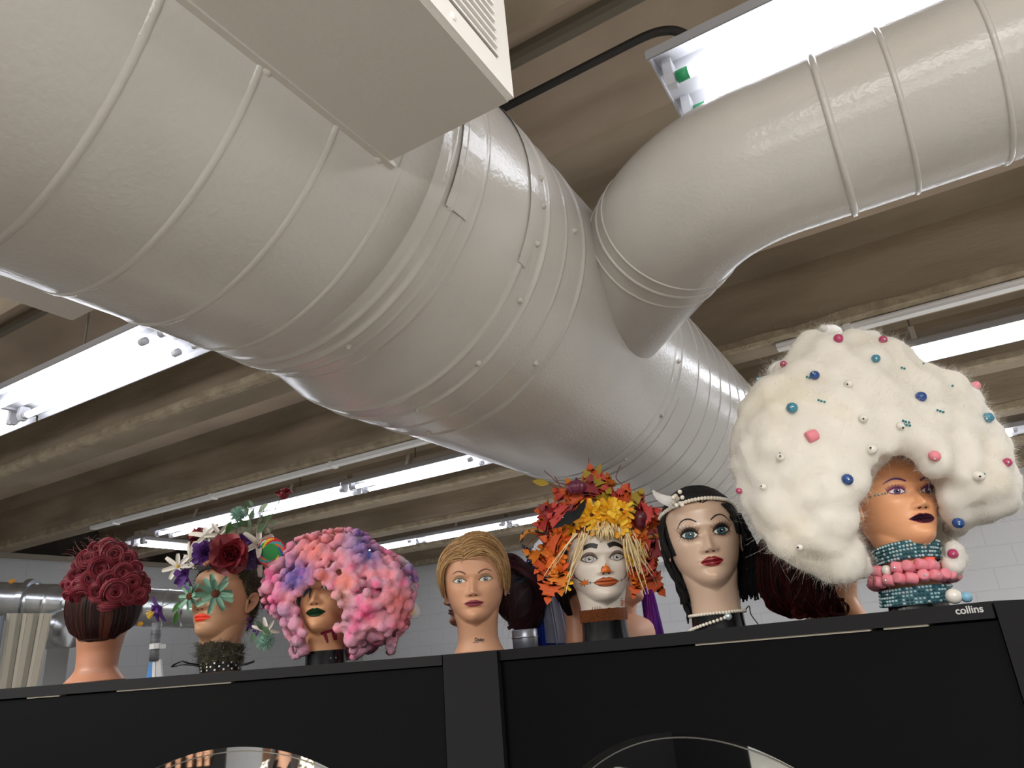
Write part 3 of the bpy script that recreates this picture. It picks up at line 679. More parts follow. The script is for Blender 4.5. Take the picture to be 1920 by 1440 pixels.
    def E(s, phi, y, k=1.0):         # skull ellipsoid, phi round the front-back axis
        phi = np.asarray(phi, float); y = np.asarray(y, float) + 0 * phi; rho = np.sqrt(np.clip(1 - ((y - .008) / .0985) ** 2, 0, 1))
        return np.stack([k * .0770 * rho * np.sin(phi), y * np.where(np.asarray(k) > 1, 1 + (np.asarray(k) - 1) * .8, 1), .115 + k * .1115 * rho * np.cos(phi)], -1)
    def cap(s, name, m, zl, k=1.02, nu=96, wob=0.):
        z = np.concatenate([np.arange(.0, .2, .004), [.204, .208, .212, .2155, .218, .2205, .2225, .224, .225]]); a = np.linspace(0, 2 * PI, nu, endpoint=False)
        Z, A = np.meshgrid(z, a, indexing='ij'); Wd = np.maximum(prof(Z, 1), prof(Z, 4)) + .0008; yc = prof(Z, 6); c = np.cos(A)
        X = Wd * np.sin(A); n = prof(Z, 7); fr = (yc + prof(Z, 2)) * np.clip(1 - np.abs(np.sin(A)) ** n, 0, 1) ** (1 / n); Y = np.where(c > 0, yc - fr, yc - (prof(Z, 3) - yc) * c)
        e = .0765 * (k - 1) + .0008; V = np.stack([X, Y - .008, (Z - .115) * (Z > .115)], -1); L = np.linalg.norm(V, axis=-1, keepdims=True) + 1e-9; V = np.stack([X, Y, Z], -1) + V / L * e
        V = V.reshape(-1, 3); ok = V[:, 2] > zl(V[:, 1]); N = len(z); F = []
        for j in range(N - 1):
            for i in range(nu):
                q = (j * nu + i, j * nu + (i + 1) % nu, (j + 1) * nu + (i + 1) % nu, (j + 1) * nu + i)
                if all(ok[x] for x in q): F.append(q)
        F.append(tuple(range((N - 1) * nu, N * nu)))
        return mesh(name, s.W(V), F, m, s.t)
    def hair(s, name, P, r, m, col=None, sides=3, parent=None, tip=.35, local=True, kind=None):
        P = np.asarray(P); N, K, _ = P.shape
        Q = s.W(P.reshape(-1, 3)).reshape(N, K, 3) if local else P
        V, F = strands(Q, r, sides, tip)
        return mesh(name, V, F, m, parent or s.t, col=None if col is None else vcol(N, K, sides, col), kind=kind)
hairline = lambda y: np.interp(y, [-.1, -.075, -.055, -.035, -.015, .005, .03, .06, .12], [.186, .180, .170, .148, .118, .085, .072, .045, .030])
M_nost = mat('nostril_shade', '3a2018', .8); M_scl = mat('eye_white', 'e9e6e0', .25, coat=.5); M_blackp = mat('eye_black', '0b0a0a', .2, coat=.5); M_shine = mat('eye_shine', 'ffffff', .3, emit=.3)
M_lash = mat('black_lash', '0a0809', .6)
def palette(cols, n, jit=.08):
    c = np.array([lin(x)[:3] for x in cols]); q = c[RNG.integers(0, len(c), n)]; return np.clip(q * (1 + jit * RNG.normal(size=(n, 1))), 0, 1)
M_hair = mat('hair_strands', '888888', .38, attr='Col', spec=.4)
M_fiber = mat('soft_fibre', '888888', .9, attr='Col', sheen=.3)
def petal(L, W, cup=.2, curl=.3, nl=6, nw=4, tipw=.35, notch=0., base=.25):      # a petal along +x, face up +z
    V = []; 
    for i in range(nl + 1):
        t = i / nl; w = W * (base * (1 - t) ** 2 + (1 - base * .3) * max(0, 1 - abs((t - .58) / .62) ** 2.6) ** .8)
        for j in range(nw + 1):
            u = j / nw * 2 - 1; x = L * t - notch * L * (1 - abs(u)) * (t > .95); z = curl * L * (t ** 2) * -1 + cup * W * u * u; V.append((x, u * w / 2, z))
    F = [(i * (nw + 1) + j, (i + 1) * (nw + 1) + j, (i + 1) * (nw + 1) + j + 1, i * (nw + 1) + j + 1) for i in range(nl) for j in range(nw)]
    return np.array(V), F
def basis(n, spin=0.):               # rotation whose +z is n
    n = np.asarray(n, float); n /= np.linalg.norm(n); a = np.cross([0, 0, 1.], n)
    if np.linalg.norm(a) < 1e-3: a = np.array([1., 0, 0])
    a /= np.linalg.norm(a); b = np.cross(n, a); c, d = math.cos(spin), math.sin(spin); return np.stack([a * c + b * d, -a * d + b * c, n], 1)
def flower(head_t, name, pos, nrm, rings, m, center=None, cm=None, label=None, seed=0):
    """rings: (count, length, width, lift angle deg, cup, curl, base offset)"""
    rg = np.random.default_rng(seed); B = basis(nrm, rg.random() * 6); mb = MB(); ms = m if isinstance(m, (list, tuple)) else [m]
    for ri, (n, L, W, lift, cup, curl, b0) in enumerate(rings):
        for i in range(n):
            a = 2 * PI * (i + .5 * (ri % 2)) / n + rg.normal() * .08; V, F = petal(L * (1 + .1 * rg.normal()), W, cup, curl + .1 * rg.normal())
            V = V + [b0, 0, 0]; le = math.radians(lift + 6 * rg.normal()); R1 = np.array([[math.cos(le), 0, -math.sin(le)], [0, 1, 0], [math.sin(le), 0, math.cos(le)]]); R2 = np.array([[math.cos(a), -math.sin(a), 0], [math.sin(a), math.cos(a), 0], [0, 0, 1]])
            mb.m = int(rg.integers(0, len(ms))); mb.add(pos + (B @ R2 @ R1 @ V.T).T, F)
    o = mb.build(name, ms, head_t, smooth=True, label=label)
    if center:
        c = MB(); c.sphere(np.asarray(pos) + B[:, 2] * center * .3, (center, center, center * .6), 12, 8, R=B)
        for i in range(26):
            a = i * 2.4; r = center * math.sqrt(i / 26); c.sphere(np.asarray(pos) + B @ np.array([r * math.cos(a), r * math.sin(a), center * (.9 - .5 * (r / center) ** 2)]), center * .16, 6, 4)
        c.build('flower_center', cm, o, smooth=True)
    return o
def leafmesh(kind, L):
    if kind == 'maple':
        pr = [(0, .0), (.18, .05), (.10, .32), (.28, .22), (.22, .52), (.38, .34), (.46, .40), (.50, .22), (.66, .26), (.64, .14), (.80, .16), (1.0, 0)]
    else: pr = [(0, 0), (.15, .10), (.35, .19), (.55, .20), (.75, .13), (.9, .06), (1, 0)]
    P = [(x * L, y * L, .12 * L * y * 2 - .25 * L * (x ** 2) * .6) for x, y in pr]; n = len(P); V = P + [(x, -y, z) for x, y, z in P] + [(x, 0, -.25 * L * ((x / L) ** 2) * .6) for x, y, z in P]
    F = [(2 * n + i, 2 * n + i + 1, i + 1, i) for i in range(n - 1)] + [(n + i, n + i + 1, 2 * n + i + 1, 2 * n + i) for i in range(n - 1)]
    return np.array(V), F
def blobs(name, items, vox, m, parent, noise_amp=.004, noise_s=40, smooth_it=2, colf=None, fine=0., mat_col=None):
    """union of ellipsoids given as (centre, radii), skinned into one soft surface"""
    mb = MB()
    for c, r in items: mb.sphere(c, r, 16, 10)
    o = mb.build(name, m, parent, smooth=True)
    md = o.modifiers.new('r', 'REMESH'); md.mode = 'VOXEL'; md.voxel_size = vox
    if smooth_it: sm_ = o.modifiers.new('s', 'SMOOTH'); sm_.iterations = smooth_it; sm_.factor = .5
    me = bpy.data.meshes.new_from_object(o.evaluated_get(bpy.context.evaluated_depsgraph_get())); o.modifiers.clear(); old = o.data; o.data = me; bpy.data.meshes.remove(old)
    n = len(me.vertices); V = np.zeros(n * 3); me.vertices.foreach_get('co', V); V = V.reshape(-1, 3); Nn = np.zeros(n * 3); me.vertices.foreach_get('normal', Nn); Nn = Nn.reshape(-1, 3)
    d = np.array([noise_amp * (nz(v, noise_s) + .5 * nz(v + 7, noise_s * 2.1)) + fine * nz(v + 3, noise_s * 6) for v in V]); V = V + Nn * d[:, None]; me.vertices.foreach_set('co', V.ravel())
    wv = V + root_loc(parent)
    if colf is not None:
        a = me.attributes.new('Col', 'FLOAT_COLOR', 'POINT'); c = np.ones((n, 4)); c[:, :3] = np.array([colf(p) for p in wv]); a.data.foreach_set('color', c.ravel()); cc = c[:, :3]
    else: cc = None
    me.polygons.foreach_set('use_smooth', [True] * len(me.polygons)); me.update()
    return o, wv, Nn, cc
def fuzz(name, wv, Nn, n, L, r, m, parent, cc=None, col=None, curl=.6, K=4, sides=3):
    i = RNG.integers(0, len(wv), n); P = wv[i] - Nn[i] * .002; D = Nn[i] + curl * RNG.normal(size=(n, 3)); D /= np.linalg.norm(D, axis=1)[:, None]
    D2 = D + curl * RNG.normal(size=(n, 3)); ln = L * (.3 + RNG.random(n) * RNG.random(n) * 1.6)[:, None]; t = np.linspace(0, 1, K)
    Q = np.stack([P + D * ln * x * (1 - x * .5) + D2 * ln * x * x * .5 for x in t], 1)
    V, F = strands(Q, r, sides, .4); c = vcol(n, K, sides, cc[i] if cc is not None else np.tile(col, (n, 1)))
    o = mesh(name, V, F, m, parent, col=c); o['kind'] = 'stuff'; return o
# ---------------------------------------------------------------- the heads on the stations
def proj(p): c = (np.asarray(p) - CAM) @ MW; return np.array([960 + FPX * c[..., 0] / c[..., 2], 720 + FPX * c[..., 1] / c[..., 2]]).T if np.ndim(p) > 1 else (960 + FPX * c[0] / c[2], 720 + FPX * c[1] / c[2])
def pip(poly, p):                     # inside test and distance to the outline
    x, y = float(p[0]), float(p[1]); ins = False; d = 1e18; n = len(poly); ax, ay = poly[-1]
    for bx, by in poly:
        if (ay > y) != (by > y) and x < (bx - ax) * (y - ay) / (by - ay) + ax: ins = not ins
        ex, ey = bx - ax, by - ay; t = ((x - ax) * ex + (y - ay) * ey) / (ex * ex + ey * ey); t = 0 if t < 0 else 1 if t > 1 else t; q = (x - ax - t * ex) ** 2 + (y - ay - t * ey) ** 2
        if q < d: d = q
        ax, ay = bx, by
    return ins, math.sqrt(d)
def mpp(F): return F * .935 / FPX     # metres per photo pixel at distance F
def cloud(F, poly, hole, T, rmin, rmax, n, dome=.8, seed=1, tries=40000, minsep=.75, back=True, hole_pad=.6, jit=0.):
    rg = random.Random(seed); pa = np.asarray(poly, float); lo, hi = pa.min(0), pa.max(0); poly = [tuple(map(float, q)) for q in poly]; hole = hole and [tuple(map(float, q)) for q in hole]; pts = []; out = []; dmax = max(pip(poly, (x, y))[1] * pip(poly, (x, y))[0] for x in np.linspace(lo[0], hi[0], 14) for y in np.linspace(lo[1], hi[1], 14))
    for side in ((-1, 1) if back else (-1,)):
        pts = []
        for _ in range(tries):
            if len(pts) >= n: break
            p = (rg.uniform(lo[0], hi[0]), rg.uniform(lo[1], hi[1])); r = rg.uniform(rmin, rmax); ins, d = pip(poly, p)
            if not ins or d < r * .75: r = max(rmin * .6, min(r, d * 1.25)) if ins else 0
            if r <= 0 or (ins and d < r * .7): continue
            if side < 0 and hole is not None:
                hi_, hd = pip(hole, p)
                if hi_ or hd < r * hole_pad: continue
            if any((p[0] - q[0]) ** 2 + (p[1] - q[1]) ** 2 < (minsep * (r + q[2]) * .8) ** 2 for q in pts): continue
            pts.append((p[0], p[1], r)); k = min(1, d / dmax); th = T * math.sqrt(max(0, 1 - (1 - k) ** 2)) ** dome
            rr = r * mpp(F); off = max(0, th - rr * .6 + rg.gauss(0, jit)); out.append((at(p[0], p[1], F + side * off), (rr, rr, rr)))
    return out
class PX:
    def __init__(s, H): s.F = H.F
    def __call__(s, u, v, d=0.): return at(u, v, s.F + d)
def toward(p, jit=0., rg=random): n = CAM - p; n /= np.linalg.norm(n); return n + jit * np.array([rg.gauss(0, 1), rg.gauss(0, 1), rg.gauss(0, 1)])
def nring(H, z, k=1.0, n=48, dy=0., a0=0., a1=2 * PI):
    a = np.linspace(a0, a1, n, endpoint=abs(a1 - a0) < 6.28); w = prof(z, 4) ; yf = prof(z, 5); yb = prof(z, 3); yc = prof(z, 6)
    fl = 1 + (H.flare - 1) * np.clip((-.05 - z) / max(H.neck - .05, .01), 0, 1) ** 1.6
    return np.stack([k * fl * w * np.sin(a), yc + k * (1 + (fl - 1) * .6) * np.where(np.cos(a) > 0, -(yc + yf) * np.cos(a), -(yb - yc) * np.cos(a)) + dy, z + 0 * a], -1)
def band(H, name, z0, z1, k, m, n=64, rows=5, parent=None, bulge=0., wob=0.):
    V = []; 
    for j in range(rows + 1):
        t = j / rows; R = nring(H, z0 + (z1 - z0) * t, k + bulge * math.sin(PI * t), n)
        if wob: R = R + wob * RNG.normal(size=R.shape)
        V.append(R)
    V = np.vstack(V); F = [(j * n + i, j * n + (i + 1) % n, (j + 1) * n + (i + 1) % n, (j + 1) * n + i) for j in range(rows) for i in range(n)]
    return mesh(name, H.W(V), F, m, parent or H.t)
def beads(name, pts, r, m, parent, label=None, proto=None):   # individual beads sharing one mesh
    o0 = proto; out = []
    for p in pts:
        if o0 is None:
            o0 = MB().sphere((0, 0, 0), r, 12, 8).build(name, m, None, smooth=True); o0.parent = parent; o = o0
        else: o = o0.copy(); C.objects.link(o); o.parent = parent
        o.location = Vector(np.asarray(p) - root_loc(parent)); out.append(o)
    return out
# ================= blonde
M_skinB = mat('tan_vinyl_skin', 'd3a080', .45, sss=.1, spec=.4)
M_plum = mat('plum_lips', '8a3a48', .35); M_plumd = mat('plum_line', '4a1c26', .5)
M_gblue = mat('grey_blue_iris', '7d858c', .25); M_browB = mat('brown_brow', '6d4935', .7); M_shB = mat('grey_eyeshadow', 'a8866c', .6)
def blonde():
    H = Head('blonde short haired mannequin head with Daisy printed on its neck', (890, 1160), 1086, 2.02, turn=-4, widen=1.10, low=.86, flare=1.25)
    H.head(M_skinB)
    for sg in (-1, 1):
        H.eye(sg, M_gblue, liner=M_lash, linew=.0009, shadow=M_shB); H.lashes(M_lash, 12, .003, 6, .0015, lift=.002)
        H.brow(sg, [(.015, .1285), (.024, .1345), (.035, .1375), (.048, .1320)], [.0035, .0042, .0036, .0012], M_browB)
    H.lips(M_plum, M_plumd)
    n = 3000; P = []
    for i in range(n):
        ph0 = math.radians(-20 + random.gauss(0, 7))
        y0 = -.080 + .176 * random.random() ** .9; right = random.random() < .55; lay = random.random()
        end = math.radians(random.uniform(86, 108)) if right else -math.radians(random.uniform(88, 110)); K = 12; t = np.linspace(0, 1, K)
        ph = ph0 + (end - ph0) * t; back = (.050 if right else .065) * (1 - (y0 + .086) / .2)
        y = y0 + back * t ** 1.3 + .009 * random.gauss(0, 1) * t - .010 * np.sin(PI * t) * (y0 < -.055) * (1 if right else .3)
        lift = 1.05 + .03 * lay + (.11 + .05 * lay) * np.sin(PI * np.clip(t * 1.05 + .08, 0, 1)) ** .7 * (1.1 if right else .95) + .010 * np.sin(t * 8 + y0 * 190) + .026 * random.gauss(0, 1) * t + .03 * np.sin(PI * np.clip(t * 1.4 - .4, 0, 1)) * (1 + .6 * math.sin(y0 * 130 + (3 if right else 0)))
        P.append(H.E(ph, np.minimum(y, .104), lift))
    c = palette(['b58d5c', 'c9a06c', 'a67c4e', 'd8b683', '9a744a'], n)
    H.cap('hair_cap', mat('blonde_base', '94703f', .7), lambda y: hairline(y) + .004, 1.03)
    H.hair('hair', np.array(P), .0010, M_hair, c)
    stray = []
    for i in range(200):
        y0 = random.uniform(-.05, .09); a = random.uniform(-1.7, 1.4); p0 = H.E(a, y0, 1.12); t = np.linspace(0, 1, 6)[:, None]; d = p0 - np.array([0, .008, .115]); d /= np.linalg.norm(d); d2 = RNG.normal(size=3)
        stray.append(p0 + (d * .012 * t + d2 * .010 * t * t) * random.uniform(.4, 1.5))
    H.hair('stray_hair', np.array(stray), .0003, M_hair, palette(['d8b683'], 200))
    z = -.062; q = np.array([[.006, float(front(.006, z)) - .003, z], [.016, float(front(.016, z)) - .003, z]]); w_ = H.W(q); n_ = H.R @ np.array([.15, -1, .05])
    text('Daisy', H.W([[-.006, float(front(0, z)) * 1.0 - .0035, z]])[0], H.R @ np.array([1, .03, 0]), n_, .0115, M_lash, H.t, 'printed_name')
    MB().add(H.W([[-.010, float(front(0, z)) - .0032, z - .003], [.004, float(front(0, z)) - .0035, z - .003], [.004, float(front(0, z)) - .0035, z - .0042], [-.010, float(front(0, z)) - .0032, z - .0042]]), [(0, 1, 2, 3)]).build('printed_underline', M_lash, H.t)
    beads('stud_earring', [H.W([[.083, .004, .072]])[0]], .0022, M_gem, H.t)
M_gem = mat('clear_gem', 'dfeff2', .05, metal=.6); M_pearl = mat('pearl', 'ece4d6', .18, coat=.6, spec=.6)
# ================= scarecrow
M_wface = mat('white_painted_face', 'd6cbc0', .4, sss=.05); M_blkp = mat('black_face_paint', '15110f', .5); M_orp = mat('orange_face_paint', 'd9702a', .4); M_orl = mat('orange_brown_lips', 'b5582c', .3); M_smoke = mat('smoky_shadow', '7d6a62', .6); M_grey = mat('grey_iris', 'b5b3b0', .3)
M_raf = mat('raffia', 'f0dcb0', .7, col2='dcc08a', nscale=60); M_slv = mat('black_neck_tube', '0d0d10', .25, coat=.3)
LEAFM = [mat('orange_leaf', 'd9601c', .6, col2='b8421a', nscale=25), mat('red_leaf', 'b5222a', .6, col2='c9483a', nscale=25), mat('amber_leaf', 'e08a1e', .6, col2='d0661c', nscale=25), mat('maroon_leaf', '7d2230', .6, col2='9c3a3c', nscale=25), mat('olive_leaf', '9a9428', .6, col2='b58a22', nscale=25)]
M_yel = [mat('yellow_petal', 'f0b81c', .6), mat('gold_petal', 'e8a015', .6), mat('deep_yellow_petal', 'f4c93a', .6)]; M_or2 = [mat('orange_petal', 'e8761c', .6), mat('bright_orange_petal', 'f08c22', .6), mat('rust_petal', 'd85a1a', .6)]; M_seed = mat('brown_flower_centre', '5d2f1a', .9)
def curve_tube(H, name, px, r, m, label=None, K=24, rad=None):
    p = [at(u, v, H.F + d) for u, v, d in px]; return MB().tube(spline(p, K), rad if rad is not None else r, 6).build(name, m, H.t, smooth=True, label=label)
def leaf_copies(H, specs, L0, protos, name):
    for (u, v, d, L, mi, spin, tilt) in specs:
        key = (name, mi)
        if key not in protos:
            V, F = leafmesh('maple' if 'maple' in name else 'oval', 1.0); o = mesh(name, V, F, LEAFM[mi], None, origin=(0, 0, 0)); o.parent = H.t; protos[key] = o
        else: o = protos[key].copy(); C.objects.link(o); o.parent = H.t
        p = at(u, v, H.F + d); n = toward(p); r = LD; up = np.array([0, 0, 1.]); n = n + tilt[0] * r + tilt[1] * up
        x = math.cos(spin) * r + math.sin(spin) * up; n = n / np.linalg.norm(n); x = x - n * (x @ n); x /= np.linalg.norm(x); y = np.cross(n, x)
        Mx = Matrix([list(a) for a in np.stack([x * L, y * L, n * L], 1)]).to_4x4(); Mx.translation = Vector(p - root_loc(H.t)); o.matrix_local = Mx
def scarecrow():
    H = Head('scarecrow mannequin head wearing autumn leaves and raffia, stitched mouth and orange nose', (1141, 1120), 1044, 1.80, turn=12, widen=1.24, low=.92); p_ = PX(H)
    H.head(M_wface, ears=False)
    for sg in (-1, 1):
        H.eye(sg, M_grey, lid=.0092, low=.0092, hw=.0160, ir=.0088, sclera=mat('grey_painted_white', 'c6c4c2', .4), liner=M_blkp, linew=.0014, shadow=M_smoke, rim=M_blkp, pupil=.0034); H.lashes(M_blkp, 12, .006, 9, .0065, w=.0009, lift=.001)
        H.brow(sg, [(.012, .143), (.026, .148), (.040, .143), (.050, .132)], [.0125, .0125, .010, .002], M_blkp)
    H.lips(M_orl, M_blkp, 1.12, 1.25, outline=M_blkp)
    nose = [(0, .094), (-.006, .086), (-.0125, .0705), (-.006, .0690), (0, .0684), (.006, .0690), (.0125, .0705), (.006, .086)]
    it = [(M_blkp, *H._fan(np.array(nose) * 1.0 + (np.array(nose) - [0, .078]) * .13, (0, .078), .0006, 8)), (M_orp, *H._fan(nose, (0, .078), .0012, 8))]
    H.paint('painted_nose', it)
    st = [(M_blkp, *H._strip([(-.027, .0442), (-.045, .048), (-.058, .062), (-.064, .076)], [.0011], .0008)), (M_blkp, *H._strip([(.027, .0442), (.042, .050), (.055, .068)], [.0011], .0008))]
    for x, z, a in ((-.034, .045, 1.5), (-.052, .055, 2.2), (-.060, .066, 2.5), (.036, .0475, 1.4), (.048, .058, .9), (.0535, .066, .8)):
        dx, dz = .005 * math.cos(a), .005 * math.sin(a); st.append((M_blkp, *H._strip([(x - dx, z - dz), (x + dx, z + dz)], [.0011], .0010, 4)))
    cx, cz = -.045, .048; st.append((M_orp, *H._fan([(cx + .0068 * math.cos(a), cz + .0068 * math.sin(a)) for a in np.linspace(0, 2 * PI, 17)[:-1]], (cx, cz), .0013, 3)))
    for a in np.linspace(0, 2 * PI, 9)[:-1]: st.append((M_blkp, *H._strip([(cx + .0062 * math.cos(a), cz + .0062 * math.sin(a)), (cx + .0105 * math.cos(a), cz + .0105 * math.sin(a))], [.0011], .0015, 4)))
    for q_ in st: H.paint('painted_stitch' if q_[0] is M_blkp else 'painted_dot', [q_])
    zb = -H.neck
    band(H, 'neck_sleeve', zb, zb * .52, 1.03, M_slv)
    band(H, 'glitter_collar', zb * .54, zb * .24, 1.08, mat('brown_glitter', '5d3a28', .45, metal=.4, bump=1., bscale=700, col2='b5622c', nscale=500), bulge=.03, wob=.0006)
    sp = []
    for x in (-.032, -.027, -.022, -.017): sp.append((M_blkp, *H._strip([(x, zb * .5), (x + .002, zb * .18)], [.0010], .0022, 5)))
    for q_ in sp: H.paint('painted_stitch', [q_])
    pk = [(M_orp, *H._strip([(.040, zb * .2), (.043, -.008)], [.007], .001, 8))]
    for i in range(5): z = zb * .2 + i * .005; pk.append((M_blkp, *H._strip([(.0335, z), (.041, z)], [.0010], .0016, 4)))
    H.paint('painted_patch', pk)
    H.cap('hair_base', mat('rust_base', '6d3016', .9), lambda y: np.interp(y, [-.1, -.07, -.03, 0, .05, .12], [.18, .175, .14, .06, .02, .02]), 1.05)
    # raffia fringe
    P = []
    for i in range(105):
        u = random.uniform(1080, 1200); v = 985 + 12 * abs((u - 1135) / 55) ** 1.5 + random.gauss(0, 5); L = random.uniform(14, 30) if 1095 < u < 1170 else random.uniform(45, 105)
        du = (u - 1138) * random.uniform(.25, .6) * L / 60 + random.gauss(0, 3); d0 = -.088 + .0009 * abs(u - 1138)
        if 1095 < u < 1170: L = min(L, 26)
        P.append([at(u + du * t + random.gauss(0, .6), v + L * t - 6 * t * (1 - t), H.F + d0 - .025 * math.sin(PI * t) * .7 + .02 * t * (L > 40)) for t in np.linspace(0, 1, 8)])
    for (u0, v0, u1, v1) in ((1085, 1000, 1030, 1078), (1090, 1000, 1052, 1105), (1098, 1000, 1072, 1075), (1175, 1000, 1215, 1105), (1185, 1005, 1222, 1080), (1180, 1010, 1190, 1090), (1195, 1010, 1205, 1095), (1172, 1000, 1200, 1070)):
        for k in range(3):
            a_, b_, l_ = random.gauss(0, 5), random.gauss(0, 6), random.uniform(.7, 1.1); P.append([at(u0 + a_ + (u1 - u0 + b_) * t * l_ + 4 * math.sin(3 * t + a_), v0 + (v1 - v0) * t * l_, H.F - .098 + .02 * t + .004 * k) for t in np.linspace(0, 1, 8)])
    H.hair('raffia_fringe', np.array(P), .0016 + .0012 * RNG.random(len(P)), M_raf, local=False, sides=4, tip=.4)
    # leaves round the crown
    protos = {}; rg = random.Random(5); sp = []
    ring = [(1040, 1075), (1030, 1050), (1036, 1020), (1030, 990), (1042, 962), (1058, 938), (1075, 925), (1100, 915), (1122, 918), (1145, 925), (1165, 935), (1185, 955), (1200, 975), (1212, 1000), (1218, 1030), (1210, 1060), (1206, 1078)]
    for k in range(78):
        u, v = ring[k % len(ring)]; cu, cv = 1128, 1010; out = rg.uniform(-.30, .06); u += (u - cu) * out + rg.gauss(0, 4); v += (v - cv) * out + rg.gauss(0, 4)
        if math.hypot(u - 1081, v - 905) < 24: continue
        ang = math.atan2(-(v - cv), (u - cu)) + rg.gauss(0, .5); mi = rg.choice([0, 0, 0, 1, 2, 2, 3, 1, 4] if v < 1000 or u > 1128 else [0, 0, 2, 2, 0, 1]); sp.append((u, v, -.02 + .05 * rg.random() - .05 * (out < -.15), rg.uniform(.042, .070), mi, ang, (rg.gauss(0, .45), rg.gauss(.1, .45))))
    for u, v, mi, L, a in ((1078, 965, 3, .05, 2.6), (1062, 968, 1, .05, 2.3), (1112, 912, 0, .06, 1.6), (1095, 948, 0, .06, 2.2), (1122, 928, 1, .055, 1.2), (1195, 965, 1, .06, .1), (1215, 1025, 3, .055, -.4), (1205, 1050, 1, .05, -1.0), (1032, 1085, 0, .06, -1.8), (1045, 1070, 2, .06, -1.5), (1192, 1096, 0, .034, -1.9), (1055, 985, 1, .05, 2.4)): sp.append((u, v, -.06, L, mi, a, (0, .1)))
    leaf_copies(H, sp, 1, protos, 'maple_leaf')
    FL_ = [(1110, 965, .034, M_yel), (1140, 960, .036, M_yel), (1158, 985, .034, M_yel), (1125, 985, .028, M_yel), (1165, 958, .026, M_yel), (1050, 1012, .030, M_or2), (1042, 1040, .032, M_or2), (1188, 1015, .030, M_or2), (1185, 990, .026, M_or2), (1050, 1075, .028, M_or2), (1075, 985, .024, M_yel), (1190, 1040, .028, M_yel), (1060, 1090, .024, M_yel), (1198, 1088, .020, M_or2), (1088, 945, .026, M_or2)]
    for i, (u, v, L, m) in enumerate(FL_):
        p = p_(u, v, -.075 if 1090 < u < 1175 else -.045); n = toward(p, .3, rg); n = n + LD * (u - 1128) * .006 + np.array([0, 0, 1]) * (1000 - v) * .004
        flower(H.t, 'silk_flower', p, n, [(11, L, L * .42, 12, .25, .25, .004), (10, L * .75, L * .4, 38, .3, .2, .003)], m, .0075, M_seed, seed=i)
    # pumpkin, bat, twigs, spotted stems
    c = p_(1081, 914, -.075); mb = MB(); V = []; nu, nv = 60, 16
    for j in range(nv + 1):
        for i in range(nu):
            t = PI * j / nv; a = 2 * PI * i / nu; r = .0235 * (1 - .10 * abs(math.sin(a * 5)) ** .4 * -1 - .08); r *= (1 + .12 * abs(math.sin(5 * a)) - .06); V.append(c + np.array([r * math.sin(t) * math.cos(a), r * math.sin(t) * math.sin(a), .0185 * math.cos(t) - .004 * math.exp(-(math.sin(t) / .3) ** 2) * np.sign(math.cos(t))]))
    pk = mesh('mini_pumpkin', V, [(j * nu + i, (j + 1) * nu + i, (j + 1) * nu + (i + 1) % nu, j * nu + (i + 1) % nu) for j in range(nv) for i in range(nu)], mat('plum_pumpkin', '6d2a45', .4, coat=.2), H.t)
    MB().tube([c + [0, 0, .014], c + [.003, 0, .024]], [.003, .002], 6).build('pumpkin_stem', M_seed, pk, smooth=True)
    for (u, v, r) in ((1200, 972, 17), (1200, 980, 14), (1028, 1012, 12)):
        MB().sphere(p_(u, v, -.05), r * mpp(H.F), 14, 10).build('berry', mat('dark_berry', '5d1a26', .35), H.t, smooth=True)
    bat = [(1099, 934), (1083, 950), (1078, 960), (1072, 957), (1062, 960), (1052, 975), (1035, 991), (1052, 988), (1060, 983), (1068, 985), (1075, 978), (1086, 972), (1090, 966), (1098, 950)]
    B3 = [p_(u, v, -.105 + .012 * abs(u - 1070) / 40) for u, v in bat]; ctr = np.mean(B3, 0); mesh('fabric_bat', B3 + [ctr], [(i, (i + 1) % len(B3), len(B3)) for i in range(len(B3))], mat('black_felt', '15171a', .9), H.t, smooth=False)
    M_tw = mat('copper_twig', '7a3324', .4, metal=.3)
    for px in ([(1095, 905, 0), (1103, 875, 0), (1104, 858, 0)], [(1165, 935, 0), (1168, 912, -.01), (1155, 895, 0), (1164, 872, 0)], [(1140, 915, 0), (1138, 900, 0), (1112, 888, 0)], [(1065, 925, 0), (1045, 905, 0), (1020, 882, 0)], [(1150, 930, 0), (1150, 918, 0), (1143, 905, 0)], [(1060, 930, 0), (1050, 912, 0), (1040, 893, 0)], [(1070, 930, 0), (1052, 918, 0), (1030, 908, 0)],
               [(1055, 930, 0), (1062, 912, 0), (1045, 905, 0)], [(1205, 965, -.03), (1225, 953, -.03), (1252, 951, -.02)], [(1205, 970, -.03), (1215, 962, -.03), (1232, 961, -.02)], [(1215, 1050, -.02), (1228, 1068, -.02), (1236, 1080, 0)], [(1028, 990, 0), (1006, 985, 0), (1004, 975, 0), (1018, 968, 0)], [(1010, 1003, 0), (990, 1020, 0), (983, 1030, 0)]): curve_tube(H, 'wire_twig', px, .0011, M_tw)
    for u, v, a in ((1115, 885, .5), (1125, 893, 1.3), (1030, 893, 2.3)): leaf_copies(H, [(u, v + 14, 0, .045, 4, a + .6, (0, 0))], 1, protos, 'oval_leaf')
    M_spot = mat('spotted_stem', 'b5762c', .6, col2='1d1612', nscale=60, nlo=.52, nhi=.56)
    curve_tube(H, 'spotted_stem', [(1030, 1002, -.02), (1005, 995, -.02), (984, 1000, -.02), (975, 1018, -.02)], .004, M_spot, rad=np.interp(np.linspace(0, 1, 24), [0, .3, .8, 1], [.003, .006, .007, .001]))
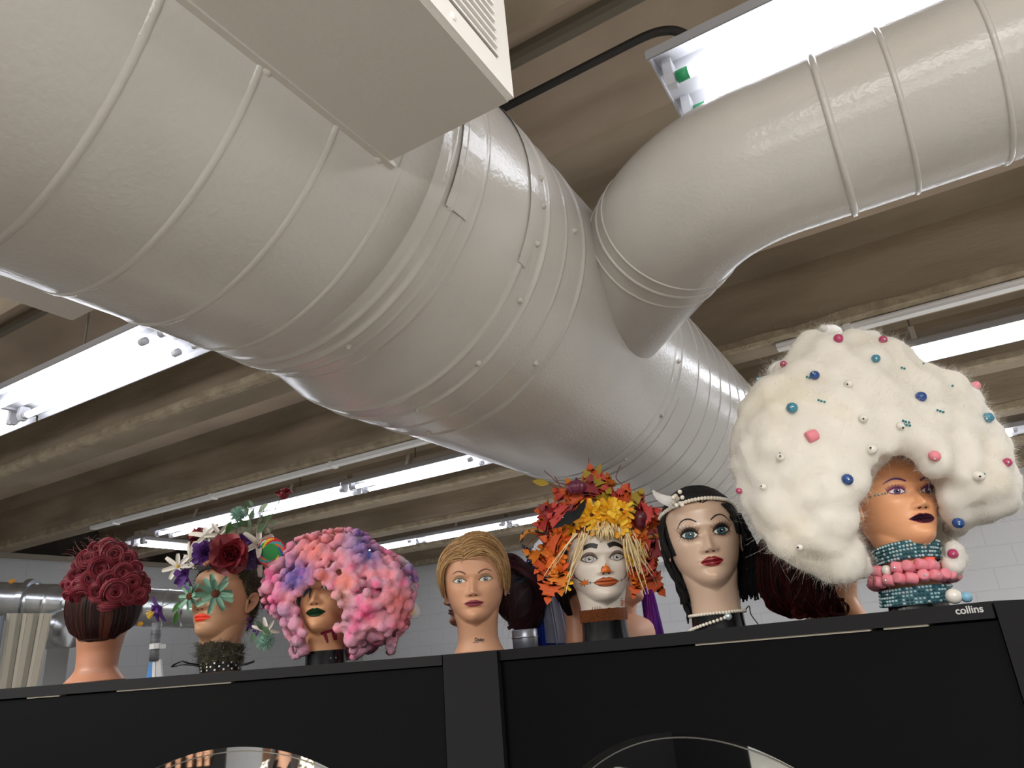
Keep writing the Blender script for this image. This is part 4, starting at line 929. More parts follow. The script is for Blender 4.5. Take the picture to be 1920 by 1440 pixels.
    curve_tube(H, 'spotted_stem', [(1205, 1013, -.02), (1228, 1005, -.02), (1248, 1020, 0), (1258, 1043, .03), (1262, 1058, .05)], .004, M_spot, rad=np.interp(np.linspace(0, 1, 24), [0, .25, .5, .8, 1], [.003, .0068, .006, .0045, .003]))
# ================= flapper
M_pface = mat('pale_painted_face', 'd2b49e', .33, sss=.05, coat=.15); M_redl = mat('glossy_red_lips', '8a1420', .12, coat=.8); M_redd = mat('dark_red_line', '4a0a10', .4); M_teal = mat('teal_iris', '3f7282', .15, col2='16323e', nscale=90, coat=.6)
M_cord = mat('black_yarn', '0d0d0f', .5, bump=.6, bscale=900, spec=.4); M_shF = mat('soft_shadow_lid', '8a6d62', .6)
def flapper():
    H = Head('pale flapper mannequin head with black cord hair, pearl headband and huge lashes', (1343, 1088), 995, 1.56, turn=7, roll=-2.5, widen=1.13, low=.93); p_ = PX(H)
    H.head(M_pface)
    for sg in (-1, 1):
        H.eye(sg, M_teal, lid=.0080, low=.0078, hw=.0155, ir=.0082, liner=M_blkp, linew=.0019, shadow=M_shF, rim=M_blkp, pupil=.0034); H.lashes(M_lash, 22, .018, 16, .012, w=.0017, lift=.009, fan=.75)
        H.brow(sg, [(.014, .138), (.028, .147), (.042, .145), (.053, .130)], [.0028, .0034, .0026, .0008], M_blkp)
    H.lips(M_redl, M_redd, .95, 1.25)
    H.cap('hair_base', mat('black_base', '0a0a0b', .8), lambda y: hairline(y) + .002 - .03 * (y > .0), 1.03)
    P = []
    for i in range(620):
        right = random.random() < .5; y0 = random.uniform(-.074, .098); t = np.linspace(0, 1, 14); lay = random.random()
        end = math.radians(random.uniform(92, 112)) * (1 if right else -1); ph = math.radians(5 + random.gauss(0, 3)) * (1 - t) + end * t; back = .055 * (1 - (y0 + .074) / .175)
        y = y0 + back * np.clip(t * 1.25, 0, 1) ** 1.1 + .003 * np.sin(14 * t + i)
        P.append(H.E(ph, np.minimum(y, .104), 1.05 + .02 * lay + .035 * np.sin(PI * t)))
    H.hair('hair', np.array(P), .0021, M_cord, sides=5, tip=.9)
    # hanging cords at the sides and nape
    Q = []
    for i in range(330):
        sg = random.choice((-1, 1)); y0 = random.uniform(-.002, .08) if sg > 0 else random.uniform(.0, .06); z1 = random.uniform(-.045, .02) if sg < 0 else random.uniform(-.050, -.005)
        x0 = .079 * sg * math.sqrt(max(.05, 1 - ((y0 - .008) / .105) ** 2)); z0 = .155; t = np.linspace(0, 1, 12); x = x0 * (1.07 if sg > 0 else 1.05 - .30 * t) + sg * .006 * np.sin(PI * t) * (sg > 0) + .003 * np.sin(18 * t + i) + sg * random.uniform(-.010, .008) * t - (sg < 0) * .0 * t
        if y0 < .02: x = x + sg * .010 * np.clip(1 - abs(t - .45) / .4, 0, 1)
        Q.append(np.stack([x, y0 + .004 * np.cos(17 * t + i) + 0 * t + .01 * t, z0 + (z1 - z0) * t], -1))
    for i in range(14):
        t = np.linspace(0, 1, 12); Q.append(np.stack([-.062 + .008 * t + .002 * np.sin(14 * t + i) + random.uniform(-.006, .008), .03 + 0 * t + random.uniform(-.01, .02), .03 - (.115 + random.uniform(-.03, .005)) * t], -1))
    Q = np.array(Q); sd_ = Q[:, 0, 0] > 0
    for k_ in (False, True): H.hair('hanging_cords', Q[sd_ == k_], .0022, M_cord, sides=5, tip=.9)
    # sideburn locks in front of the ears
    for sg, zz in ((-1, [(.0735, .160), (.0725, .125), (.0690, .095), (.0655, .074)]), (1, [(.052, .172), (.066, .150), (.0715, .125), (.0735, .105)])):
        w = [.012, .012, .011, .006] if sg < 0 else [.022, .020, .012, .004]
        V, F = H._strip([(sg * x, z) for x, z in zz], w, .0045, 20); pts = [H._strip([(sg * x + d, z) for x, z in zz], [.0015], .0045 + .0015 * math.cos(d * 200), 14)[0].reshape(14, 3, 3)[:, 1] for d in (np.linspace(-.003, .002, 6) if sg < 0 else np.linspace(-.009, .009, 11))]
        H.hair('side_lock', np.array(pts), .0021, M_cord, sides=5, tip=.8)
    sp = [(.062 + (.0085 - .0007 * a) * math.cos(a), .138 + (.0085 - .0007 * a) * math.sin(a)) for a in np.linspace(0, 9, 30)]
    H.hair('temple_curl', np.array([np.array([[x, float(front(min(x, .0735), z)) - .005, z] for x, z in sp])]), .0021, M_cord, sides=6, tip=.7)
    # pearl headband
    hb = [];
    for a in np.linspace(-1.5, 1.75, 40):
        x = .0800 * math.sin(a); y = .006 - .1000 * math.cos(a); z = .168 + .020 * (.5 + .5 * math.cos(a * 1.6)) - .020 * (a > .9) * (a - .9); hb.append((x, y, z))
    hw = [np.array([x, y, z]) for x, y, z in hb]; hw = [np.array([q[0] * .98, .006 + (q[1] - .006) * (.93 if abs(q[0]) < .05 else .97), q[2]]) for q in hw]
    tb = MB().tube(H.W(np.array(hw)), .0012, 6).build('pearl_headband', M_pearl, H.t, smooth=True); beads('pearl', H.W(np.array(hw)), .0042, M_pearl, tb)
    # brooch with feather
    c0 = p_(1266, 943, -.085); bc = MB().sphere(c0, .008, 12, 8).build('brooch', M_gem, H.t, smooth=True)
    beads('pearl', [c0 + LD * (.013 * math.cos(a) * r) + np.array([0, 0, .016 * math.sin(a) * r]) - FD * .004 * k for k, (a, r) in enumerate([(i * 2.4, .35 + .6 * (i / 12)) for i in range(12)])], .0046, M_pearl, bc)
    fe = []; n = 12
    for i in range(n + 1):
        t = i / n; u, v = 1262 - 38 * t, 942 - 17 * t + 3 * math.sin(PI * t); w = 11 * (1 - .35 * t) * (t < .98) + 4
        for k in (-1, -.35, .3, 1): fe.append(p_(u + .45 * w * k * .6, v + w * k * .8, -.075 + .01 * math.sin(t * 3) + .006 * abs(k)))
    mesh('feather', fe, [(i * 4 + k, i * 4 + k + 1, i * 4 + k + 5, i * 4 + k + 4) for i in range(n) for k in range(3)], mat('sheer_white_feather', 'e8e6e4', .5, alpha=.75), H.t)
    zb = -H.neck
    band(H, 'neck_sleeve', zb, zb * .70, 1.05, M_slv)
    R = nring(H, zb * .67, 1.13, 56); tk = MB().tube(H.W(np.vstack([R, R[:1]])), .001, 6).build('pearl_choker', M_pearl, H.t, smooth=True); beads('pearl', H.W(R), .0034, M_pearl, tk)
    a = np.linspace(-1.5, .25, 15); L2 = np.array([[1.16 * .05 * math.sin(t), float(prof(zb * .8, 6)) - 1.16 * (float(prof(zb * .8, 6)) + .034) * math.cos(t), zb * (.985 - .22 * ((t + 1.5) / 1.75) ** 1.3)] for t in a])
    beads('pearl', H.W(L2), .0036, M_pearl, tk); beads('choker_gem', [H.W(L2[-1:])[0]], .0078, M_gem, tk)
    MB().tube(spline([H.W([[.055, .02, zb * .67]])[0], H.W([[.064, .01, zb * .58]])[0], H.W([[.066, .02, zb * .75]])[0], H.W([[.075, .01, zb * .97]])[0]], 16), .0012, 5).build('clasp_chain', mat('dark_metal', '4a4542', .4, metal=.8), tk, smooth=True)
    for sg, z in ((1, .098), (-1, .085)):
        ea = [H.W([[sg * (.083 + .002 * (i % 2)), -.008 + .002 * math.sin(i * 2), .107 - .0055 * i]])[0] for i in range(4 if sg > 0 else 0)]
        if ea: beads('drop_earring', ea, .0045, M_blkp, H.t)
# ================= huge white cotton wig
M_skinW = mat('peach_vinyl_skin', 'ecac80', .4, sss=.15, spec=.45); M_purp = mat('purple_paint', '5d2a66', .5); M_mag = mat('magenta_paint', '8a1f4e', .5); M_glit = mat('purple_glitter', '4d1a44', .3, metal=.5, bump=1.5, bscale=900, col2='c25a9a', nscale=700, nlo=.55, nhi=.62); M_vio = mat('violet_iris', '5a4a78', .2, coat=.5)
M_cot = mat('white_cotton', 'e6e2da', .95, sss=.6, sssr=(.05, .05, .05), col2='e2d9c4', nscale=5, nlo=.5, nhi=.75)
M_cotf = mat('cotton_fibre', 'f4f0e8', .9)
def whitewig():
    H = Head('peach mannequin head with huge white cotton wig dotted with beads and marshmallows', (1744, 1006), 912, 1.32, turn=37, pitch=-7, roll=1.5, widen=1.15, low=.92); p_ = PX(H)
    H.head(M_skinW)
    for sg in (-1, 1):
        H.eye(sg, M_vio, lid=.0066, low=.0056, hw=.0150, ir=.0064, liner=M_mag, linew=.0026, shadow=None, look=(0, .0002)); H.lashes(M_purp, 22, .0105, 10, .0055, w=.0018, lift=.0008, fan=.5)
        H.brow(sg, [(.015, .131), (.026, .138), (.038, .139), (.052, .132)], [.0045, .005, .0040, .0012], M_purp)
    H.lips(M_glit, M_blkp, 1.05, 1.1, outline=M_mag)
    gm = [np.array([-.050 - .0042 * i, float(front(-.050 - .0042 * i, .112 + .0006 * i)) - .0012, .112 + .0006 * i]) for i in range(5)]
    beads('face_gem', H.W(np.array(gm)), .0019, mat('teal_gem', '8fb5b0', .1, metal=.6), H.t)
    beads('face_gem', H.W(np.array([[sg * .0145, float(front(.0145, .109)) - .001, .109] for sg in (-1, 1)])), .0021, M_gem, H.t)
    beads('stud_earring', H.W([[-.086, .008, .0725]]), .0025, M_gem, H.t)
    poly = [(1492, 640), (1525, 612), (1556, 604), (1580, 618), (1640, 618), (1690, 642), (1740, 684), (1800, 705), (1835, 735), (1862, 780), (1885, 830), (1905, 880), (1922, 938), (1905, 962), (1850, 968), (1812, 985), (1795, 1010), (1815, 1040), (1808, 1075), (1775, 1085), (1745, 1060), (1700, 1040), (1660, 1058), (1640, 1070), (1600, 1088), (1560, 1092), (1520, 1072), (1478, 1050), (1432, 1012), (1400, 960), (1378, 900), (1368, 850), (1384, 790), (1402, 735), (1440, 688), (1478, 668)]
    hole = [(1628, 895), (1652, 866), (1690, 852), (1722, 850), (1733, 868), (1748, 892), (1772, 905), (1782, 960), (1776, 1020), (1762, 1075), (1640, 1085), (1618, 1020), (1600, 990), (1592, 960), (1604, 930)]
    it = cloud(H.F + .05, poly, hole, .20, 30, 52, 110, seed=3, minsep=.45)
    it += cloud(H.F + .05, poly, hole, .20, 14, 26, 110, seed=5, minsep=.7)
    for (u, v, r, d) in ((1680, 800, 72, .02), (1600, 820, 80, .05), (1760, 800, 70, .05), (1540, 760, 80, .06), (1480, 850, 75, .07), (1520, 950, 75, .08), (1650, 720, 70, .06), (1830, 880, 58, .07), (1810, 930, 40, .06), (1580, 1010, 55, .09), (1660, 900, 75, .16), (1730, 940, 75, .18), (1530, 680, 45, .06), (1545, 640, 28, .06), (1795, 1045, 22, .03), (1700, 812, 45, -.055), (1640, 845, 34, -.05), (1770, 870, 36, -.03), (1608, 900, 28, -.03), (1575, 960, 30, .0), (1805, 945, 30, .02), (1860, 900, 52, .05), (1870, 930, 34, .03), (1895, 940, 24, .04), (1795, 880, 44, -.02), (1800, 920, 38, -.01), (1780, 850, 40, -.05), (1850, 840, 50, .03), (1790, 985, 26, .05), (1620, 870, 30, -.045), (1590, 920, 34, -.02), (1560, 1000, 40, .03), (1600, 1050, 34, .06), (1778, 900, 30, -.055), (1766, 880, 26, -.06), (1784, 930, 30, -.075), (1795, 960, 30, -.06), (1815, 930, 40, -.05), (1830, 890, 46, -.03), (1748, 868, 22, -.075)):
        it.append((p_(u, v, d), (r * mpp(H.F),) * 3))
    w, wv, Nn, cc = blobs('cotton_wig', it, .0065, M_cot, H.t, noise_amp=.0045, noise_s=18, smooth_it=14, fine=.0018)
    sel = Nn @ -FD > -.9
    fuzz('cotton_fluff', wv, Nn, 150000, .010, .00013, M_cotf, w, col=lin('f4f0e8')[:3], curl=.9, K=4)
    fuzz('cotton_fluff', wv, Nn, 3500, .028, .00011, M_cotf, w, col=lin('f4f0e8')[:3], curl=1.1, K=5)
    # beads set into the wig
    from mathutils.bvhtree import BVHTree
    bv = BVHTree.FromPolygons([Vector(v) for v in wv], [tuple(p.vertices) for p in w.data.polygons])
    def hit(u, v):
        h = bv.ray_cast(Vector(CAM), Vector(ray(u, v)).normalized())
        return (np.array(h[0]), np.array(h[1])) if h[0] is not None else (p_(u, v), -FD)
    cols = {'p': mat('pink_marshmallow', 'e88a98', .6, sss=.1), 'h': mat('rose_bead', 'b5406a', .35), 'b': mat('navy_bead', '1f4a8c', .25, coat=.4), 't': mat('teal_bead', '3f86a0', .25, coat=.4), 'w': mat('white_bead', 'e6e2da', .3, coat=.4)}
    M_hole = mat('bead_hole', '2a2622', .6); pb = {}
    L_ = [(1571, 637, 'h', 9), (1656, 639, 'h', 8), (1641, 673, 't', 8), (1471, 684, 'h', 7), (1527, 704, 'b', 9), (1590, 722, 'w', 8), (1724, 746, 'b', 10), (1485, 766, 't', 10), (1850, 784, 't', 10), (1617, 785, 'w', 8), (1687, 799, 'w', 7), (1633, 843, 'w', 9), (1463, 857, 'w', 7), (1753, 856, 'p', 10), (1886, 868, 'h', 8), (1832, 894, 'w', 10), (1587, 900, 'b', 10), (1797, 978, 'b', 10), (1787, 1039, 'h', 9), (1387, 920, 'h', 6), (1432, 913, 'w', 6), (1500, 1025, 'w', 6), (1422, 712, 't', 6)]
    for u, v, c, r in L_:
        p, n = hit(u, v); p = p + n * r * mpp(H.F) * .35
        if c not in pb: o = MB().sphere((0, 0, 0), (1, 1, .92), 16, 12).build('bead', cols[c], None, smooth=True); pb[c] = o
        else: o = pb[c].copy(); C.objects.link(o)
        o.parent = w; k = r * mpp(H.F) * 1.05; o.scale = (k, k, k); o.location = Vector(p - root_loc(w)); o.rotation_euler = (random.random(), random.random(), 0)
        q = p + (toward(p) + .25 * RNG.normal(size=3)) * k * .93; MB().sphere(q, .0017, 8, 6).build('bead_pin', M_gem if c != 'w' else M_hole, o, smooth=True).location = (0, 0, 0)
        pin = bpy.context.scene.collection.objects[-1]; mi = Matrix.LocRotScale(o.location, o.rotation_euler, o.scale).inverted(); pin.matrix_parent_inverse = mi
    def marsh(p, ax, r, h, m, parent, name='marshmallow'):
        B = basis(ax); pr = [(0, -h), (r * .72, -h), (r * .93, -h * .86), (r, -h * .55), (r * 1.02, 0), (r, h * .55), (r * .93, h * .86), (r * .72, h), (0, h)]; V = []; n = 18
        for a, b in pr: V += [p + B @ np.array([a * math.cos(2 * PI * i / n), a * math.sin(2 * PI * i / n), b]) for i in range(n)]
        return mesh(name, V, [(j * n + i, j * n + (i + 1) % n, (j + 1) * n + (i + 1) % n, (j + 1) * n + i) for j in range(len(pr) - 1) for i in range(n)], m, parent)
    for u, v, r in ((1522, 818, 11), (1828, 724, 9)): p, n = hit(u, v); marsh(p, LD + .3 * np.array([0, 0, 1]), r * mpp(H.F), r * mpp(H.F) * .95, cols['p'], w)
    M_seq = mat('teal_sequin', '2f8a94', .2, metal=.4); sb_ = None
    for u, v, k in ((1543, 752, 3), (1695, 690, 2), (1733, 683, 1), (1787, 724, 1), (1765, 770, 3), (1620, 781, 1), (1694, 795, 2), (1700, 790, 3), (1704, 797, 2), (1645, 843, 1), (1518, 707, 2), (1663, 641, 1), (1580, 632, 1), (1846, 889, 1), (1465, 851, 1)):
        for i in range(k):
            p, n = hit(u + 5 * i - 2.5 * k, v + 1.5 * i); sb_ = beads('seed_bead', [p + n * .002], .0021, M_seq, w, proto=sb_)[0]
    # collars
    M_rh = mat('teal_rhinestone_base', '2f5a66', .4); M_rg = mat('pale_teal_gem', 'b5dde2', .12, coat=.8, metal=.25)
    zb = -H.neck; pr_ = None
    def rhine(z0, z1, k, rows):
        b = band(H, 'rhinestone_collar', z0, z1, k, M_rh); mb = MB()
        for j in range(rows):
            z = z0 + (z1 - z0) * (j + .5) / rows
            for q in H.W(nring(H, z, k + .02, 58, a0=.05 * j)): mb.m = int(RNG.choice([0, 0, 1, 1, 2])); mb.sphere(q, (.0026, .0026, .0023), 6, 4)
        g = mb.build('rhinestone_rows', [M_rg, mat('teal_facet', '5f9aa6', .08, metal=.8), mat('bright_facet', 'eaf6f7', .05, metal=.5)], b, smooth=False)
    band(H, 'neck_sleeve', zb, zb * .78, 1.03, M_slv)
    rhine(zb * .93, zb * .66, 1.27, 5); rhine(zb * .26, zb * -.02, 1.15, 5)
    ms = None
    ml = thing('x', 'x', 'x') if False else None
    cord = MB().tube(H.W(np.vstack([nring(H, zb * .46, 1.3, 40), nring(H, zb * .46, 1.3, 40)[:1]])), .0015, 6).build('marshmallow_necklace', cols['p'], H.t, smooth=True)
    for row, (z, n, off) in enumerate(((zb * .38, 21, 0.), (zb * .54, 22, .15))):
        R = H.W(nring(H, z, 1.42 + .06 * row, n)); cen = R.mean(0)
        for i, q in enumerate(R):
            a = (i / n) * 2 * PI
            if row == 0 and abs(math.atan2(math.sin(a - .45), math.cos(a - .45))) < .30: continue
            if row == 0 and i % 5 == 2: beads('white_bead', [q], .0090, cols['w'], cord); continue
            d = q - cen; d /= np.linalg.norm(d); tg = np.cross(d, [0, 0, 1.]); marsh(q + .001 * RNG.normal(size=3), d * (.9 if i % 2 else .35) + tg * (.3 if i % 2 else .9) + [0, 0, .25], .0098, .0098, cols['p'], cord)
            if i % 3 == 0: beads('pin_head', [q + d * .0095], .0025, M_gem, cord)
    H.paint('glowing_tape', [(mat('lit_red_tape', 'ff5a4a', .4, emit=.9), *H._strip([(.004, zb * .30), (.026, zb * .30)], [.016], .0018, 8))])
    p = p_(1788, 1118, -.07); p[2] = max(p[2], shelf_z(p) + .0130); b1 = MB().sphere(p, .0125, 16, 12).build('white_bead', cols['w'], H.t, smooth=True); b2 = MB().sphere(p + LD * .017 + [0, 0, -.003] - FD * .006, .0088, 14, 10).build('teal_bead', mat('sky_bead', '7fb0cc', .35), H.t, smooth=True)
# ================= pink cotton candy wig
M_skinP = mat('peach_candy_skin', 'd09a72', .52, sss=.1); M_grn = mat('green_glitter', '1f7a45', .3, metal=.5, bump=1.5, bscale=800, col2='0d4a28', nscale=600); M_tealp = mat('teal_drip', '1f4a58', .4); M_maroon = mat('maroon_drip', '7a1f38', .35)
M_candy = mat('candy_cotton', '888888', .9, attr='Col', sss=.25, sssr=(.012, .012, .012), bump=.35, bscale=200); M_candyf = mat('candy_fibre', '888888', .9, attr='Col', alpha=.6)
def pinkwig():
    H = Head('mannequin head with green glitter lips under a puffy pink and blue cotton wig', (590, 1178), 1101, 2.02, turn=-18, widen=1.05, low=.9); p_ = PX(H)
    H.head(M_skinP)
    for sg in (-1, 1): H.eye(sg, M_blackp, lid=.007, low=.006, ir=.0075, liner=M_lash, linew=.0018, shadow=M_blkp if sg > 0 else M_tealp); H.lashes(M_lash, 12, .008, 6, .004)
    H.lips(M_grn, M_blkp, 1.0, 1.15, outline=M_blkp)
    H.paint('painted_drips', [(M_tealp, *H._strip([(-.020, .115), (-.026, .100), (-.030, .088)], [.012, .010, .002], .0012)), (M_tealp, *H._strip([(-.030, .135), (-.042, .100), (-.047, .056)], [.026, .020, .004], .0012)), (M_tealp, *H._strip([(-.052, .130), (-.056, .100), (-.058, .070)], [.012, .010, .003], .0014)), (M_tealp, *H._strip([(-.012, .112), (-.013, .098), (-.014, .084)], [.008, .006, .002], .0012))])
    zb = -H.neck
    H.paint('painted_drips', [(M_maroon, *H._strip([(.014, -.012), (.020, zb * .42)], [.010, .008, .004], .0015)), (M_maroon, *H._strip([(.034, -.006), (.036, zb * .36)], [.012, .009, .006], .0015)), (M_maroon, *H._strip([(.006, -.016), (.040, -.004)], [.006, .010], .0013))])
    band(H, 'neck_sleeve', zb, zb * .62, 1.04, M_slv)
    beads('sleeve_stud', [H.W(nring(H, zb * .85, 1.06, 24))[i] for i in (2, 3)], .0016, M_gem, H.t)
    poly = [(560, 1005), (592, 996), (625, 990), (660, 988), (690, 1000), (712, 1022), (738, 1036), (757, 1046), (778, 1062), (786, 1092), (780, 1120), (770, 1150), (768, 1175), (748, 1195), (740, 1225), (725, 1232), (722, 1208), (700, 1215), (668, 1238), (640, 1238), (632, 1215), (585, 1218), (572, 1232), (550, 1238), (542, 1228), (545, 1205), (533, 1190), (525, 1165), (505, 1152), (492, 1135), (484, 1105), (490, 1085), (500, 1058), (528, 1042), (535, 1020)]
    hole = [(574, 1106), (592, 1096), (612, 1098), (620, 1110), (618, 1128), (640, 1142), (640, 1160), (622, 1180), (645, 1190), (652, 1240), (578, 1250), (578, 1190), (568, 1175), (564, 1150), (562, 1120)]
    it = cloud(H.F + .03, poly, hole, .17, 8, 16, 600, seed=9, minsep=.86, hole_pad=.72, jit=.009)
    for (u, v, r, d) in ((640, 1050, 42, .03), (590, 1050, 36, .03), (700, 1080, 50, .03), (720, 1140, 42, .03), (540, 1110, 36, .04), (680, 1170, 40, .03), (600, 1120, 50, .11), (640, 1140, 55, .12), (560, 1180, 24, .05), (555, 1220, 14, .02), (690, 1205, 22, .03)): it.append((p_(u, v, d), (r * mpp(H.F),) * 3))
    base = [lin(c)[:3] for c in ('ea86a6', 'f27aa4', 'dc94b0', 'd49cb0', 'f298a6', 'cc92a8', 'dcaab8')]; sp = [((558, 1072), 30, '3f45a0'), ((545, 1092), 18, '5a55a8'), ((674, 1006), 24, '5450a8'), ((690, 1038), 23, '4458a4'), ((770, 1060), 17, '4a50a8'), ((776, 1082), 13, '5f5cae'), ((668, 1022), 14, '6a5ab0'), ((505, 1080), 15, 'f0509a'), ((512, 1125), 16, 'ee5c9c'), ((688, 1148), 18, 'f4508c'), ((585, 1028), 28, 'f58a7a'), ((645, 1090), 20, 'f58868'), ((604, 1080), 12, 'f08070'), ((630, 1000), 20, 'f29a92'), ((745, 1125), 24, 'e87a78'), ((755, 1165), 22, 'd87074'), ((640, 1120), 18, 'd8b0a4'), ((740, 1215), 24, '94788a'), ((555, 1220), 30, 'a8869c'), ((690, 1215), 26, '9c7488'), ((640, 1160), 20, 'b890a0'), ((760, 1050), 12, 'd8cfd0'), ((655, 1015), 18, 'c0a0c0'), ((530, 1150), 18, 'b58fb0')]
    sp = [(np.array(c), r, np.array(lin(k)[:3])) for c, r, k in sp]  # grey-mauve spots along the bottom put the wig's shading into the colour
    def colf(p):
        u = np.array(proj(p)); f = nz(p, 22) * .5 + .5 + nz(p + 5, 60) * .2; i = min(max(f, 0), .999) * (len(base) - 1); k = int(i); c = np.array(base[k]) * (1 - i + k) + np.array(base[min(k + 1, len(base) - 1)]) * (i - k)
        for q, r, col in sp:
            w_ = math.exp(-(np.linalg.norm(u - q) / r) ** 2.5) * (.75 + .5 * nz(p + 9, 90)); c = c * (1 - min(1, max(0, w_))) + col * min(1, max(0, w_))
        return c
    w, wv, Nn, cc = blobs('cotton_wig', it, .0045, M_candy, H.t, noise_amp=.0022, noise_s=85, smooth_it=1, colf=colf, fine=.0009)
    fuzz('cotton_fluff', wv, Nn, 90000, .0075, .00012, M_candyf, w, cc=np.clip(cc * .92 + .08, 0, 1), curl=.9, K=3)
    # swirl lollipop and clear bauble stuck in the sides
    def lolly(c, R, n_, name):
        B = basis(n_); V = [c + B[:, 2] * .004]; F = []; fm = []; nr, na = 14, 96; cs = ['c22a35', 'e8c02a', '2f8a45', '2a5aa8', 'd86a2a', '3aa0a8']; ms = [mat('candy_%d' % i, k, .15, coat=.5) for i, k in enumerate(cs)]
        for i in range(1, nr + 1):
            r = R * i / nr
            for k in range(na): a = 2 * PI * k / na; V.append(c + B @ np.array([r * math.cos(a), r * math.sin(a), .004 * math.sqrt(max(0, 1 - (i / nr) ** 4))]))
        for k in range(na): F.append((0, 1 + k, 1 + (k + 1) % na)); fm.append(2)
        for i in range(nr - 1):
            for k in range(na):
                F.append((1 + i * na + k, 1 + (i + 1) * na + k, 1 + (i + 1) * na + (k + 1) % na, 1 + i * na + (k + 1) % na)); s_ = ((k / na * 12 + i * .42) % 6); fm.append(0 if i > 11 else (2 if i < 7 else int(s_)))
        o = mesh(name, V, F, ms, H.t, fm=fm); MB().tube([c - B[:, 2] * .001, c - B[:, 2] * .012], [R * .99, R * .93], 48).build('candy_back', ms[0], o, smooth=True); MB().tube([c + [0, 0, -R * .9], c + [0.02, 0, -R * 2.6]], .002, 8).build('candy_stick', M_white, o, smooth=True); return o
    c = p_(508, 1035, -.03); lolly(c, .040, toward(c) + LD * -.25, 'swirl_lollipop')
    c = p_(776, 1146, .02); o = MB().sphere(c, .021, 20, 14).build('clear_bauble', mat('clear_plastic', 'f2f6f6', .05, alpha=.35, coat=.5), H.t, smooth=True); MB().sphere(c - LD * .008 + [0, 0, .004], (.010, .010, .014), 12, 8).build('orange_filling', mat('orange_filling', 'f0a028', .5, emit=.2), o, smooth=True)
# ================= flower head
M_skinF = mat('brown_vinyl_skin', 'b58a6a', .4, sss=.08); M_redo = mat('orange_red_lips', 'e8402a', .3); M_tealf = [mat('sage_petal', '6f9a86', .6), mat('sage_petal_light', '82aa94', .6), mat('sage_petal_dark', '5c8672', .6)]; M_whp = [mat('white_petal', 'ebe6dc', .6), mat('cream_petal', 'e2dcd2', .6)]; M_pup = [mat('purple_petal', '532a7a', .6), mat('violet_petal', '65388c', .6)]; M_rose = [mat('red_rose_petal', '8c1f2c', .55), mat('dark_rose_petal', '701822', .55)]; M_gst = mat('green_stem', '4d6a3a', .6); M_sage = [mat('sage_leaf', '7f9a7c', .7, col2='a8b8a0', nscale=70), mat('sage_leaf_dark', '5a7858', .7)]; M_yst = mat('yellow_stamen', 'd8b040', .7)
def thistle(H, c, R, name='thistle_ball'):
    n = 420; D = RNG.normal(size=(n, 3)); D /= np.linalg.norm(D, axis=1)[:, None]; Q = np.stack([c + D * R * t for t in (.3, .7, 1.0)], 1)
    o = MB().sphere(c, R * .6, 14, 10).build(name, mat('thistle_green', '6a9484', .8), H.t, smooth=True); V, F = strands(Q, .0007, 3, .5); mesh('thistle_spine', V, F, mat('thistle_tip', '92b8a6', .8), o).__setitem__('kind', 'stuff')
def rose(H, c, n_, R, name='silk_rose', m=None):
    flower(H.t, name, c, n_, [(7, R * 1.0, R * 1.15, 12, .25, .35, .002), (6, R * .82, R * 1.0, 38, .3, .15, .002), (5, R * .62, R * .85, 58, .4, .0, .002), (4, R * .45, R * .6, 72, .5, -.1, .001)], m or M_rose, seed=int(R * 1e4))
